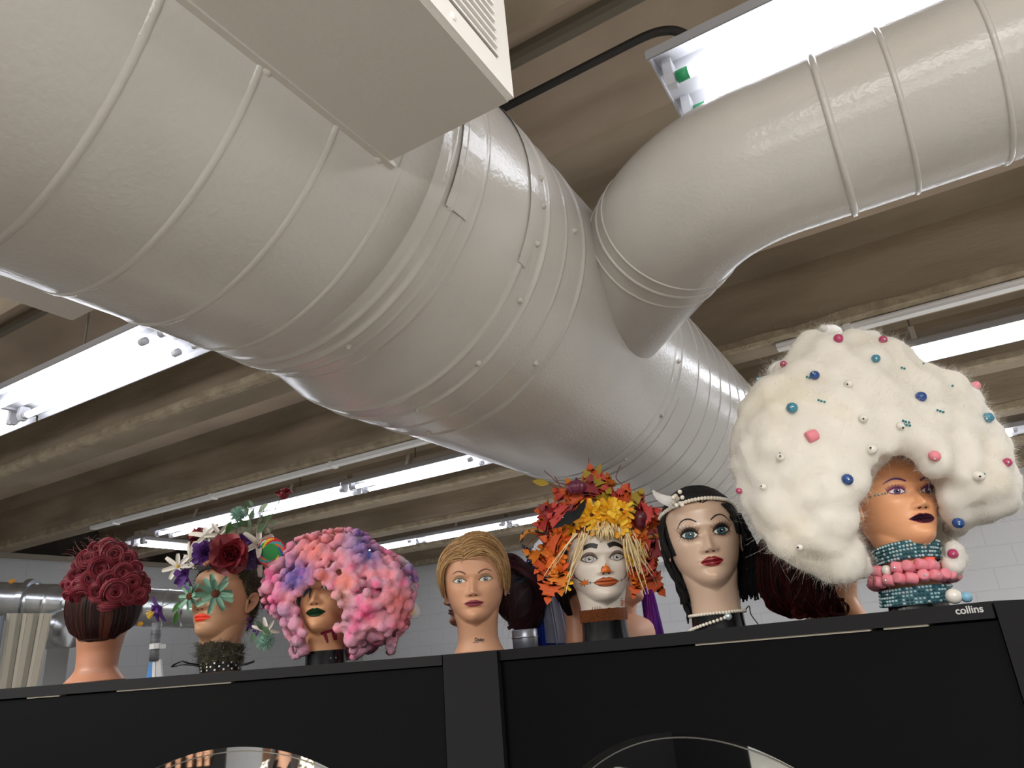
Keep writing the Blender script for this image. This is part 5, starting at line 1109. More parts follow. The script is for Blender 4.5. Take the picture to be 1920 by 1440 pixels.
def flowerhead():
    H = Head('mannequin head covered with silk flowers, teal daisies over its eyes and mossy hair', (371, 1187), 1112, 2.02, turn=-43, pitch=-9, widen=1.1, low=.92); p_ = PX(H)
    H.head(M_skinF); H.lips(M_redo, mat('red_line', 'a8281c', .5), 1.12, 1.2)
    M_moss = mat('moss_base', '2a2417', .95, col2='3d3820', nscale=40)
    cap = H.cap('moss_hair', M_moss, lambda y: hairline(y) - .012 * (y > .02), 1.03)
    nb_ = band(H, 'moss_collar', -H.neck * .72, -.022, 1.06, M_moss, bulge=.04, wob=.002)
    for o, n in ((cap, 5200), (nb_, 4200)):
        k = len(o.data.vertices); V = np.zeros(k * 3); o.data.vertices.foreach_get('co', V); V = V.reshape(-1, 3); Nn = np.zeros(k * 3); o.data.vertices.foreach_get('normal', Nn); Nn = Nn.reshape(-1, 3)
        used = np.zeros(k, bool); used[[i for p in o.data.polygons for i in p.vertices]] = True; Vw = V[used] + root_loc(H.t); Nn = Nn[used]; ce = H.W([[0, .01, .1 if o is cap else -.05]])[0]; dd = Vw - ce; Nn = dd / np.linalg.norm(dd, axis=1)[:, None]
        cc = palette(['1d1a10', '2e2a18', '403c20', '55502c', '241c12'], len(Vw)); Vw = Vw + .002 * RNG.normal(size=Vw.shape)
        fuzz('moss_tuft', Vw, Nn, n, .009, .00065, M_fiber, o, cc=cc, curl=1.2, K=4)
    zb = -H.neck; st = band(H, 'led_strip', zb * .98, zb * .70, 1.06, M_slv)
    sq = MB()
    for j, z in enumerate((zb * .93, zb * .84, zb * .75)):
        R = H.W(nring(H, z, 1.09, 16, a0=.2 * j)); cen = R.mean(0)
        for q in R: d = q - cen; d /= np.linalg.norm(d); B = basis(d); sq.add([q + B @ np.array(k) for k in ((-.0022, -.0022, 0), (.0022, -.0022, 0), (.0022, .0022, 0), (-.0022, .0022, 0))], [(0, 1, 2, 3)])
    sq.build('led_chip', mat('led_chip', 'f0ead8', .4), st)
    MB().tube(spline([p_(372, 1246, -.05), p_(355, 1244, -.08), p_(340, 1240, -.09), p_(322, 1250, -.08), p_(345, 1246, -.085), p_(375, 1249, -.07)], 30), .0022, 6).build('led_wire', M_slv, st, smooth=True)
    MB().tube(spline([p_(448, 1247, -.03), p_(462, 1245, -.04), p_(476, 1240, -.05)], 8), .003, 6).build('led_plug', M_slv, st, smooth=True)
    rg = random.Random(3)
    F_ = lambda u, v, d, rings, m, c=None, cm=None, name='silk_flower', j=.2, tilt=(0, 0), sd=0: flower(H.t, name, p_(u, v, d), toward(p_(u, v, d), j, rg) + LD * tilt[0] + np.array([0, 0, 1]) * tilt[1], rings, m, c, cm, seed=sd)
    daisy = lambda R, n=10: [(n, R, R * .33, 6, .2, .15, .006), (n - 2, R * .85, R * .3, 22, .2, .1, .005)]
    F_(404, 1113, -.10, daisy(.043, 9), M_tealf, .011, M_seed, 'teal_daisy', .05, sd=1); F_(357, 1118, -.075, daisy(.034, 8), M_tealf, .010, M_seed, 'teal_daisy', .1, (-.9, .1), 2)
    rose(H, p_(432, 1040, -.09), toward(p_(432, 1040)) + [0, 0, .1], .050); rose(H, p_(375, 1012, -.02), toward(p_(375, 1012)) + LD * -.5, .03)
    F_(386, 1036, -.075, [(14, .036, .020, 15, .2, .3, .002), (12, .03, .018, 40, .2, .2, .002), (10, .022, .014, 62, .2, .1, .001)], M_pup, name='purple_carnation', sd=4)
    F_(452, 1020, -.03, [(10, .026, .016, 20, .2, .2, .002), (8, .02, .014, 45, .2, .2, .002)], M_pup, name='purple_carnation', sd=5); F_(472, 1048, -.02, [(10, .028, .018, 15, .2, .2, .002), (8, .02, .014, 45, .2, .2, .002)], [mat('dark_violet_petal', '35204d', .7)], name='purple_carnation', sd=6)
    F_(350, 1078, -.08, [(4, .034, .026, 30, .4, .1, .002)], M_pup, name='purple_petal_bloom', tilt=(-.6, -.3), sd=7)
    lily = lambda R: [(6, R, R * .36, 24, .5, .45, .002)]
    F_(388, 1008, -.05, lily(.042), M_whp, .004, M_yst, 'white_lily', .2, (-.1, .5), 8); F_(410, 1003, -.05, lily(.034), M_whp, .004, M_yst, 'white_lily', .2, (.2, .5), 9); F_(482, 1022, -.03, lily(.046), M_whp, .004, M_yst, 'white_lily', .2, (.3, .3), 10); F_(362, 1042, -.05, lily(.038), M_whp, .004, M_yst, 'white_lily', .2, (-.8, .2), 11); F_(487, 1050, .0, lily(.04), M_whp, .004, M_yst, 'white_lily', .2, (.5, -.3), 12); F_(500, 1180, .0, lily(.03), M_whp, .004, M_yst, 'white_lily', .2, (.3, -.6), 14)
    F_(334, 1062, -.06, [(7, .032, .0125, 8, .2, .2, .004)], M_whp, .005, M_yst, 'white_daisy', .1, (-.3, .1), 13)
    curve_tube(H, 'flower_stem', [(375, 1068, -.03), (350, 1066, -.05), (334, 1063, -.06)], .0012, M_gst); curve_tube(H, 'flower_stem', [(350, 1120, -.07), (325, 1128, -.08), (304, 1138, -.08)], .0010, M_gst)
    B = np.stack([LD, np.array([0, 0, 1.]), -FD], 1)          # drooping columbine
    mb = MB(); 
    for i in range(5):
        V, f = petal(.036, .020, .5, .5); a = math.radians(-150 + 28 * (i - 2)); R2 = np.array([[math.cos(a), -math.sin(a), 0], [math.sin(a), math.cos(a), 0], [0, 0, 1]]); R3 = rotm(0, math.radians(50 * (i - 2)), 0); mb.m = i % 2; mb.add(p_(304, 1138, -.08) + (B @ R2 @ np.array(Matrix.Rotation(math.radians(35 * (i - 2)), 3, 'X')) @ V.T).T, f)
    o = mb.build('purple_columbine', M_pup, H.t, smooth=True); sm = MB()
    for i in range(22): a = math.radians(-158 + random.gauss(0, 16)); q = p_(290, 1148, -.085); sm.tube([q, q + LD * (.020 * math.cos(a)) + np.array([0, 0, .020 * math.sin(a)]) - FD * random.gauss(0, .004)], [.0006, .0012], 5)
    sm.build('stamen', M_yst, o, smooth=True)
    thistle(H, p_(447, 965, -.02), .025); thistle(H, p_(372, 1010, .0), .022); thistle(H, p_(497, 1201, .0), .027)
    curve_tube(H, 'flower_stem', [(440, 1010, -.02), (446, 985, -.02), (447, 970, -.02)], .0012, M_gst); curve_tube(H, 'flower_stem', [(485, 1165, .02), (492, 1182, .01), (497, 1195, .0)], .0012, M_gst); curve_tube(H, 'flower_stem', [(478, 1025, -.03), (500, 985, -.02), (526, 935, -.01)], .0012, M_gst)
    c = p_(533, 918, -.01); rose(H, c - np.array([0, 0, .012]), np.array([.15, -.2, 1.]), .021, 'rose_bud')
    MB().sphere(c - np.array([0, 0, .012]), (.015, .015, .017), 14, 10).build('rose_bud_core', M_rose[1], H.t, smooth=True)
    ol = MB(); k = 0; V0, F0 = leafmesh('oval', 1.)
    for (u, v, L, a) in [(465, 965, .034, 1.9), (470, 975, .036, 1.2), (480, 985, .036, .7), (492, 978, .036, .6), (488, 958, .034, 1.0), (475, 950, .026, 2.2), (500, 992, .036, .2), (463, 988, .036, 2.6), (470, 1000, .034, 2.2), (482, 1000, .036, .9), (495, 1000, .034, .0), (455, 985, .032, 3.0), (484, 962, .04, .9), (460, 955, .026, 1.7), (505, 985, .03, .5), (470, 990, .03, 1.5)]:
        p = p_(u, v, -.03 + .02 * rg.random()); n = toward(p, .5, rg); n /= np.linalg.norm(n); x = math.cos(a) * LD + math.sin(a) * np.array([0, 0, 1.]); x -= n * (x @ n); x /= np.linalg.norm(x); B = np.stack([x, np.cross(n, x), n], 1); mesh('sage_leaf', p + (B @ (V0 * L).T).T, F0, M_sage[k % 2], H.t); k += 1
    for px in ([(475, 1020, -.02), (470, 985, -.02), (462, 950, -.02)], [(478, 1020, -.02), (485, 985, -.02), (495, 955, -.02)]): curve_tube(H, 'flower_stem', px, .0013, M_gst)
    for (u, v, L, a, mi) in [(424, 1003, .04, 1.3, 0), (340, 1128, .035, -2.3, 0), (332, 1145, .036, -1.6, 0), (350, 1100, .03, 1.8, 1), (480, 1165, .035, -.6, 1), (492, 1172, .035, -1.0, 1), (478, 1185, .03, -2.0, 1)]:
        p = p_(u, v, -.06); n = toward(p, .3, rg); n /= np.linalg.norm(n); x = math.cos(a) * LD + math.sin(a) * np.array([0, 0, 1.]); x -= n * (x @ n); x /= np.linalg.norm(x); B = np.stack([x, np.cross(n, x), n], 1); mesh('green_leaf', p + (B @ (V0 * L).T).T, F0, mat('green_leaf', '3f7a34', .6) if mi == 0 else M_sage[1], H.t)
    sp = MB()
    for i in range(60): p = p_(378 + rg.gauss(0, 14), 1058 + rg.gauss(0, 8), -.07); sp.sphere(p, .0018, 6, 4)
    sp.build('lavender_sprig', mat('dark_lavender', '4a4058', .8), H.t, smooth=True)
    sp = MB()
    for i in range(46): t = rg.random(); sp.sphere(p_(462 + 24 * t + rg.gauss(0, 3), 1160 + 34 * t + rg.gauss(0, 4), .01), .0024, 6, 4)
    sp.build('lavender_sprig', M_pup[0], H.t, smooth=True)
    beads('berry', [p_(385 + 5 * i, 1058 - 3 * i, -.095) for i in range(3)], .006, mat('tan_berry', '9a6a48', .5), H.t)
# ================= red updo seen from behind
M_skinR = mat('rosy_vinyl_skin', 'bd8468', .42, sss=.1)
def redupdo():
    H = Head('mannequin head seen from behind with burgundy updo of rolled curls', (196, 1218), 1143, 2.02, turn=172, widen=1.0, low=.92, flare=1.45); p_ = PX(H)
    H.head(M_skinR)
    H.cap('hair_cap', mat('dark_hair_base', '1d0d0e', .7), lambda y: np.interp(y, [-.1, -.06, -.02, .02, .06, .12], [.18, .17, .12, .07, .018, .012]), 1.05)
    P = []; n = 2600
    for i in range(n):
        a = random.uniform(-1.75, 1.75); t = np.linspace(0, 1, 9); z0 = .010 + .028 * abs(a / 1.75) ** 1.5 * 2 + .004 * random.random(); z1 = .20; k = 1.06 + .05 * random.random()
        z = z0 + (z1 - z0) * t; rr = np.sqrt(np.clip(1 - ((z - .115) / .125) ** 2, .12, 1)); aa = a * (1 - .35 * t ** 1.5); kk = k + .06 * np.sin(PI * t)
        P.append(np.stack([kk * .0775 * rr * np.sin(aa), .008 + kk * .0985 * rr * np.cos(aa), z], -1))
    c = palette(['1a0b0d', '231012', '2e1214', '1a0d10', '4a2620'], n)
    warm = np.array([abs(p[4][0] + .022) < .014 for p in np.array(P)]); c[warm] = palette(['6d3a2c', '4d2620'], int(warm.sum()))
    H.hair('combed_hair', np.array(P), .0011, M_hair, c)
    cen = p_(196, 1090); rg = random.Random(4)
    cur = [(212, 1040, 23), (168, 1052, 22), (190, 1068, 25), (143, 1078, 15), (238, 1048, 17), (158, 1112, 24), (187, 1106, 22), (216, 1108, 24), (246, 1088, 19), (258, 1112, 15), (228, 1072, 19), (200, 1026, 17), (182, 1032, 16), (226, 1030, 14), (262, 1085, 13), (135, 1095, 14), (150, 1060, 15), (205, 1088, 20), (240, 1120, 15), (172, 1085, 18), (133, 1112, 14), (140, 1128, 13), (268, 1104, 13), (264, 1122, 12), (270, 1090, 11), (126, 1095, 11), (150, 1095, 15), (252, 1066, 14)]
    pal = ['7d2636', '8f3040', '6a1d2c', 'a24a50', '8a2a3a']
    for (u, v, R) in cur:
        d = -math.sqrt(max(.02, 1 - ((u - 196) / 88) ** 2 - ((v - 1090) / 92) ** 2)) * .112 - .012; c0 = p_(u, v, d); nrm = toward(c0, .12, rg) + LD * (u - 196) * .008 + np.array([0, 0, 1]) * (1075 - v) * .006; B = basis(nrm, rg.random() * 6); m_ = R * mpp(H.F); sgn = rg.choice((-1, 1)); path = []
        for k in range(20):
            f = k / 19; a = sgn * f * rg.uniform(1.5, 1.9) * 2 * PI if k == 0 else sgn * f * 1.7 * 2 * PI; r = m_ * (.82 - .62 * f); path.append(c0 + B @ np.array([r * math.cos(a), r * math.sin(a), m_ * (.30 * math.sin(PI * f) + .22 * f) - m_ * .35 * (f < .12)]))
        L = lock(path, m_ * .36, 105, 30, twist=2.5 * sgn, flat=1.3, prof=lambda x: .55 + .45 * math.sin(PI * min(1, x * 1.1 + .1)))
        H.hair('rolled_curl', L, .0008, M_hair, palette(pal, 105, .15), local=False, tip=.8)
    core = [(p_(198, 1078, .0), (.074, .085, .068)), (p_(165, 1092, .0), (.042, .07, .042)), (p_(234, 1090, .0), (.042, .07, .042)), (p_(205, 1045, .0), (.046, .06, .046))]
    o, _, _, _ = blobs('updo_core', core, .008, mat('burgundy_core', '55161f', .6), H.t, noise_amp=.002)
    for px in ([(150, 1128, -.09), (200, 1138, -.11), (250, 1120, -.08)], [(160, 1118, -.1), (205, 1128, -.115), (255, 1108, -.08)], [(180, 1040, -.08), (215, 1060, -.11), (250, 1100, -.08)], [(225, 1050, -.09), (240, 1085, -.095), (232, 1135, -.09)]):
        H.hair('braided_band', lock([p_(*q) for q in px], .011, 130, 26, twist=5, prof=lambda x: .6 + .4 * math.sin(PI * x)), .0008, M_hair, palette(pal, 130, .15), local=False, tip=.8)
    st = []
    for i in range(120):
        a = rg.uniform(0, 2 * PI); u, v = 198 + 72 * math.cos(a), 1075 - 55 * math.sin(a); L = rg.uniform(8, 26); da = rg.gauss(0, .7); st.append([p_(u + L * t * math.cos(a + da * t), v - L * t * math.sin(a + da * t), -.03 * (1 - t)) for t in np.linspace(0, 1, 6)])
    H.hair('stray_hair', np.array(st), .00028, M_hair, palette(['b57a78', '8a4a4c'], 120), local=False)
    V = [p_(u, v, -.07) for u, v in ((140, 1270), (158, 1260), (190, 1263), (190, 1270), (142, 1276))]
    z = -H.neck * .72; R = H.W(nring(H, z, 1.03, 40)); 
    tp = MB(); q0 = H.W(nring(H, -H.neck * .66, 1.035, 60)); q1 = H.W(nring(H, -H.neck * .78, 1.035, 60)); ii = [i for i in range(60) if abs(i - 30) < 6]
    tp.add([x for i in ii for x in (q0[i], q1[i])], [(2 * k, 2 * k + 1, 2 * k + 3, 2 * k + 2) for k in range(len(ii) - 1)]).build('clear_tape', mat('clear_tape', 'd8b0a0', .12, alpha=.35, coat=1.), H.t, smooth=True)
for nm, fn in (('red', redupdo), ('flower', flowerhead), ('pink', pinkwig), ('blonde', blonde), ('scare', scarecrow), ('flap', flapper), ('white', whitewig)):
    if ONLY in ('', nm): fn()
# ---------------------------------------------------------------- heads standing in the second row
def locks_px(H, name, polys, r, n, cols, sr=.0008, tw=1.5, taper=True):
    out = []; 
    for pl in polys:
        P = [at(u, v, H.F + d) for u, v, d in pl]; out.append(lock(P, r, n, 26, twist=tw, flat=.8, prof=lambda x: .55 + .45 * math.sin(PI * min(1, .15 + x * .85)) if taper else 1))
    Q = np.vstack(out); return H.hair(name, Q, sr, M_hair, palette(cols, len(Q), .2), local=False, tip=.6)
M_skinD = mat('warm_vinyl_skin', 'c08a6c', .42, sss=.08)
def bg_profile():
    H = Head('mannequin head in profile with plum hair, mostly hidden behind the blonde head', (846, 1171), 1110, 2.27, turn=-84, widen=1.05, low=.9); H.head(M_skinD, nf=60, nb=30, ears=False)
    for sg in (-1,): H.eye(sg, M_gblue, liner=M_lash)
    H.lips(mat('dark_plum_lips', '5d2a34', .4), M_plumd)
    it = [(at(u, v, H.F + d), np.array([r * mpp(H.F)] * 3)) for u, v, r, d in ((930, 1075, 40, 0), (960, 1090, 42, 0), (975, 1125, 46, 0), (985, 1150, 38, 0), (905, 1060, 40, 0), (900, 1085, 42, .02), (1000, 1120, 26, 0))]
    b, wv, Nn, _ = blobs('hair_mass', it, .008, mat('plum_hair_mass', '2a0f18', .6), H.t, noise_amp=.005, noise_s=25)
    pol = []
    for i in range(26):
        f = i / 25; pol.append([(925 - 20 * f, 1045 + 6 * f, -.06), (965 + 14 * f, 1045 + 26 * f, -.09), (1000 + 24 * math.sin(f * 3), 1085 + 25 * f, -.08), (1014 - 20 * f, 1140 + 10 * f, -.06), (985 - 25 * f + random.gauss(0, 6), 1172 + random.gauss(0, 5), -.04)])
    locks_px(H, 'long_hair', pol, .012, 55, ['3a121e', '4d1a28', '2a0d16', '5d2232', '1d0a10'])
    st = [[at(u, v, H.F - .1) for u, v in ((960 + random.gauss(0, 10), 1100), (955 + random.gauss(0, 12), 1140), (968 + random.gauss(0, 16), 1188 + random.gauss(0, 8)))] for _ in range(24)]
    H.hair('stray_hair', np.array([spline(s_, 10) for s_ in st]), .0004, M_hair, palette(['6d4038', '2a0d16'], 24), local=False)
M_blueh = ['1a2f9c', '2440c0', '142478', '2a50d0']
M_veil = mat('sheer_white_veil', 'dfe4ee', .6, alpha=.42); M_gar = mat('blue_black_petal', '232a3a', .6, col2='46526a', nscale=60)
def bg_bride():
    H = Head('mannequin head with royal blue hair and sheer white veil behind the scarecrow', (1032, 1172), 1118, 2.36, turn=165, widen=1.05, low=.9); H.head(M_skinD, nf=50, nb=40)
    H.cap('hair_cap', mat('blue_base', '142060', .6), lambda y: hairline(y) - .05, 1.08)
    pol = []
    for i in range(34):
        f = i / 33; pol.append([(995 + 50 * f, 1040 + random.gauss(0, 4), -.07), (988 + 62 * f, 1085, -.10), (996 + 60 * f, 1140, -.095), (1002 + 62 * f, 1210, -.08)])
    locks_px(H, 'long_hair', pol, .010, 46, M_blueh, sr=.0010, taper=False)
    V = []; nu, nv = 26, 18
    for j in range(nv + 1):
        t = j / nv
        for i in range(nu + 1):
            s_ = i / nu; u = 1000 + (30 + 65 * s_) * (.35 + .65 * t) + 8 * math.sin(s_ * 9) * t - 6; v = 1018 + 188 * t - 10 * math.sin(PI * s_) * (1 - t); V.append(at(u, v, H.F - .125 - .012 * math.sin(s_ * 17) + .05 * abs(s_ - .5)))
    mesh('veil', V, [(j * (nu + 1) + i, j * (nu + 1) + i + 1, (j + 1) * (nu + 1) + i + 1, (j + 1) * (nu + 1) + i) for j in range(nv) for i in range(nu)], M_veil, H.t)
    for k, (s0, s1) in enumerate(((1003, 1045), (1012, 1066))): MB().tube(spline([at(s0, 1022, H.F - .14), at((s0 + s1) / 2 + 2, 1100, H.F - .145), at(s1, 1208, H.F - .14)], 20), .0016, 5).build('veil_hem', mat('veil_hem', 'c9d4ea', .6, alpha=.8), H.t, smooth=True)
    it = [(at(1045, 1050, H.F - .10), np.array([30, 24, 24]) * mpp(H.F)), (at(1013, 1046, H.F - .10), np.array([26, 22, 22]) * mpp(H.F)), (at(1030, 1030, H.F - .04), np.array([30, 40, 20]) * mpp(H.F))]
    blobs('tulle_gather', it, .006, mat('white_tulle', 'd8dbe2', .8), H.t, noise_amp=.006, noise_s=40)
    for i in range(16):
        t = i / 15; u, v = 983 + 12 * math.sin(t * 4), 1026 + 62 * t; p = at(u + random.gauss(0, 3), v, H.F - .15)
        flower(H.t, 'garland_bloom', p, toward(p, .5), [(6, .012, .008, 30, .3, .2, .001)], M_gar, seed=i)
def bg_dark():
    H = Head('mannequin head with dark hair turned away, hidden behind the scarecrow head', (1122, 1134), 1082, 2.16, turn=118, widen=.98, low=.9); H.head(M_skinD, nf=50, nb=40)
    H.cap('hair_cap', mat('near_black_base', '15100e', .7), lambda y: hairline(y) - .02, 1.08)
    pol = [[(1075 - 14 * f, 1060, -.06), (1052 + 6 * f, 1095, -.09), (1053 + 10 * f, 1128, -.08), (1066 + 5 * f, 1153, -.06)] for f in np.linspace(0, 1, 9)]
    locks_px(H, 'long_hair', pol, .010, 46, ['1a1210', '241815', '0f0b0a'])
def bg_purple():
    H = Head('bust of a mannequin looking right with purple striped hair behind the scarecrow', (1203, 1124), 1058, 2.12, turn=52, widen=1.05, low=.9); H.head(mat('rosy_bust_skin', 'd09c80', .42, sss=.08), nf=60, nb=40)
    for sg in (-1, 1): H.eye(sg, M_gblue, liner=M_lash)
    H.lips(mat('pale_pink_lips', 'c08878', .35), M_plumd)
    z = shelf_z(np.array(H.t.location)); c = H.piv.copy()
    V = []; nu, nv = 40, 14; pr = [(0, .13, .085), (.03, .132, .085), (.055, .128, .082), (.075, .115, .075), (.09, .09, .065), (.10, .06, .058), (.11, .05, .052)]
    pr = [(a * .62, b, d) for a, b, d in pr]; yx = rotm(H.yaw, 0, 0)
    for zz, a, b in pr: V += [np.array([c[0], c[1], z + zz]) + yx @ np.array([a * math.cos(2 * PI * i / nu), b * math.sin(2 * PI * i / nu) + .015, 0]) * .9 for i in range(nu)]
    mesh('shoulders', V, [(j * nu + i, j * nu + (i + 1) % nu, (j + 1) * nu + (i + 1) % nu, (j + 1) * nu + i) for j in range(len(pr) - 1) for i in range(nu)], _mats['rosy_bust_skin'], H.t)
    H.cap('hair_cap', mat('purple_base', '3a1455', .6), lambda y: hairline(y) - .02, 1.06)
    pol = [[(1188 + 12 * f, 1045, .02), (1202 + 12 * f, 1085, .05), (1208 + 18 * f, 1130, .07), (1216 + 26 * f, 1196, .08)] for f in np.linspace(0, 1, 16)]
    locks_px(H, 'long_hair', pol, .008, 40, ['6a22a8', '9034b4', '4a1866', 'a835a8', '5a48b8'], sr=.0009, tw=3, taper=False)
def bg_auburn():
    H = Head('mannequin head with long wavy auburn hair standing behind the huge white wig', (1632, 1072), 985, 1.66, turn=112, widen=1.05, low=.9, flare=1.5); H.head(M_skinW, nf=60, nb=44)
    it = [(at(u, v, H.F + d), np.array([r * mpp(H.F)] * 3)) for u, v, r, d in ((1555, 985, 60, 0), (1520, 1010, 55, 0), (1490, 1045, 48, 0), (1500, 1090, 46, 0), (1530, 1080, 44, 0), (1470, 1090, 30, 0))]
    blobs('hair_mass', it, .008, mat('auburn_mass', '2a0f0d', .6), H.t, noise_amp=.006, noise_s=20)
    pol = []
    for i in range(34):
        f = i / 33; u1 = 1440 + 110 * f; pol.append([(1540 + 20 * f, 955, -.05), (1440 + 100 * f, 1000 + 10 * (1 - f), -.09), (1432 + 105 * f + random.gauss(0, 5), 1050, -.11), (1440 + 112 * f + random.gauss(0, 8), 1100, -.10), (1452 + 115 * f + random.gauss(0, 9), 1135, -.09), (1480 + 95 * f + random.gauss(0, 10), 1156 - 4 * f, -.07)])
    locks_px(H, 'long_hair', pol, .013, 64, ['4a1614', '5d1d1a', '33100f', '6d2a22', '1d0a09'], sr=.0009)
    cu = []
    for (u, v, R) in ((1575, 1140, 22), (1545, 1142, 18), (1500, 1148, 16)):
        cu.append([(u + R * math.cos(a) * (1 - .05 * a), v - R * .8 * math.sin(a) * (1 - .05 * a), -.1 + .003 * a) for a in np.linspace(1.2, 7.5, 14)])
    locks_px(H, 'loose_curl', cu, .005, 40, ['4a1614', '5d1d1a', '6d2a22'])
for nm, fn in (('bprof', bg_profile), ('bride', bg_bride), ('bdark', bg_dark), ('bpur', bg_purple), ('baub', bg_auburn)):
    if ONLY in ('', nm): fn()
# metal beaker between the blonde and the veil
M_alu = mat('galvanized_steel', 'c9ccd0', .28, metal=.9, bump=.05, bscale=40, col2='aeb2b6', nscale=8); M_tin = mat('brushed_tin', 'b8c0cc', .35, metal=.7)
c = at(985, 1203, 2.2); zb_ = shelf_z(c); t = thing('metal_canister', 'small pale metal canister standing behind the neck of the blonde head', 'canister', (c[0], c[1], zb_))
h_ = at(985, 1180, 2.2)[2] - zb_; mb = MB(); c[2] = zb_; mb.tube([c, c + [0, 0, .003], c + [0, 0, h_ * .96], c + [0, 0, h_]], [.034, .037, .038, .036], 40); mb.build('can_body', M_tin, t, smooth=True); MB().tube([c + [0, 0, h_ * .55], c + [0, 0, h_ * .62]], .0395, 40).build('can_band', M_alu, t, smooth=True)
# ---------------------------------------------------------------- left wall: round galvanised duct, blinds, taped pole
A_, B_ = at(-120, 1122, 5.0), at(395, 1144, 5.3)
gd = thing('galvanized_duct', 'shiny galvanised round duct running along the left wall behind the red haired head', 'duct', tuple((A_ + B_) / 2))
r_ = 36 * mpp(5.1); D_ = (B_ - A_); Ln = np.linalg.norm(D_); Dn = D_ / Ln
pts = []; rr = []
for s_ in np.linspace(0, 1, 400):
    b = s_ * Ln; rib = .004 * max(math.exp(-(((b - q) / .008) ** 2)) for q in [.62 + .13 * k for k in range(16)] if True); pts.append(A_ + D_ * s_); rr.append(r_ + rib)
MB().tube(pts, rr, 48, caps=True).build('duct_wall', M_alu, gd, smooth=True)
fl = A_ + Dn * ((at(46, 1129, 5.05) - A_) @ Dn); MB().tube([fl - Dn * .02, fl - Dn * .019, fl + Dn * .019, fl + Dn * .02], [r_ * 1.05, r_ * 1.24, r_ * 1.24, r_ * 1.05], 48).build('flange_ring', M_alu, gd, smooth=False)
M_ost = mat('orange_tape', 'e09a2a', .5)
for u, v, w_ in ((22, 1090, 20), (118, 1161, 12), (263, 1170, 14)):
    p = at(u, v, 5.02 - r_ * .55); MB().sphere(p, (w_ * mpp(5) * .55, .012, .016), 12, 6).build('orange_tape', M_ost, gd, smooth=True)
lb = at(98, 1178, 4.95); MB().tube([lb - LD * .07 + FD * .1, lb + LD * .09 + FD * .1], [.13, .13], 28).build('branch_stub', M_alu, gd, smooth=True)
M_bl = [mat('cream_slat', 'cfc9b8', .6), mat('beige_slat', 'b5ae9c', .6), mat('shaded_slat', '8f897a', .6)]
b0 = at(50, 1230, 4.6); vb = thing('vertical_blind', 'bundle of cream vertical blind slats hanging below the galvanised duct', 'blinds', (b0[0], b0[1], b0[2] - .3))
for i in range(16):
    f = i / 15; p0, p1 = at(16 + 78 * f, 1150, 4.6 + .05 * (i % 2)), at(-4 + 68 * f, 1300, 4.6 + .05 * (i % 2)); w_ = LD * (.007 + .004 * ((i * 7) % 3)) + FD * .006
    V = [p0 - w_, p0 + w_, p1 + w_, p1 - w_]; V = V + [v + FD * .004 for v in V]; mesh('blind_slat', V, [(0, 1, 2, 3), (7, 6, 5, 4), (0, 4, 5, 1), (1, 5, 6, 2), (2, 6, 7, 3), (3, 7, 4, 0)], M_bl[(i * 5) % 3], vb, smooth=False)
p0 = at(2, 1155, 4.55); p1 = at(-20, 1300, 4.55); MB().tube([p0, p1], .022, 8).build('blind_rod', mat('grey_rod', '7d848c', .5), vb, smooth=True)
# grey service box below the duct stub and a ledge on the wall
M_pan = mat('grey_panel', '9a9c9c', .6)
q0, q1 = at(95, 1172, 5.6), at(136, 1268, 5.6)
tag(MB().add([q0, q0 + LD * .17, q0 + LD * .17 + FD * .12, q0 + FD * .12, np.array([*q0[:2], .0]), np.array([*(q0 + LD * .17)[:2], .0]), np.array([*(q0 + LD * .17 + FD * .12)[:2], .0]), np.array([*(q0 + FD * .12)[:2], .0])], [(0, 1, 2, 3), (4, 5, 1, 0), (5, 6, 2, 1), (6, 7, 3, 2), (7, 4, 0, 3), (4, 7, 6, 5)]).build('wall_cabinet', M_pan, None, origin=(q0[0], q0[1], 0)), 'grey metal cabinet left of the red haired head below the duct', 'cabinet')
# taped pole with a blue and white flared foot
M_tape = mat('grey_tape_wrap', '7d7f82', .45, col2='55575a', nscale=25, stretch=(1, 1, 3)); M_pb = mat('pole_blue', '4a8fd8', .4); M_pw = mat('pole_white', 'e6e6e4', .4)
c0 = at(290, 1270, 3.0); pl = thing('taped_pole', 'grey tape wrapped pole with blue and white flared end left of the flower head', 'pole', (c0[0], c0[1], 0)); X_ = lambda u, v: at(u, v, 3.0)
MB().tube([X_(294, 1168), X_(292, 1190), X_(290, 1215), X_(289, 1238)], [8.5 * mpp(3.), 9.5 * mpp(3.), 8 * mpp(3.), 9 * mpp(3.)], 16).build('pole_shaft', M_tape, pl, smooth=True)
MB().tube([X_(291, 1207), X_(290.5, 1217)], 10.5 * mpp(3.), 8).build('pole_clamp', M_pw, pl); MB().box(*[np.sort(np.stack([X_(299, 1208), X_(306, 1216) + FD * .02]), axis=0)[k] for k in (0, 1)]).build('clamp_tab', M_pw, pl)
for (us, m_, nm) in (((281, 286, 284, 268), M_pb, 'blue_fin'), ((286, 291, 290, 284), M_pw, 'white_fin'), ((292, 300, 306, 292), mat('pale_grey_fin', 'c9cbcc', .4), 'grey_fin')):
    a, b, cc_, d = us; V = [X_(a, 1236), X_(b, 1236), X_(cc_, 1300), X_(d, 1300)]; V += [v + FD * .015 for v in V]; mesh(nm, V, [(0, 1, 2, 3), (4, 7, 6, 5), (0, 4, 5, 1), (1, 5, 6, 2), (2, 6, 7, 3), (3, 7, 4, 0)], m_, pl, smooth=False)
sh = X_(288, 1300); MB().tube([sh, np.array([sh[0], sh[1], 0.02])], .02, 10).build('pole_foot', M_tape, pl, smooth=True)
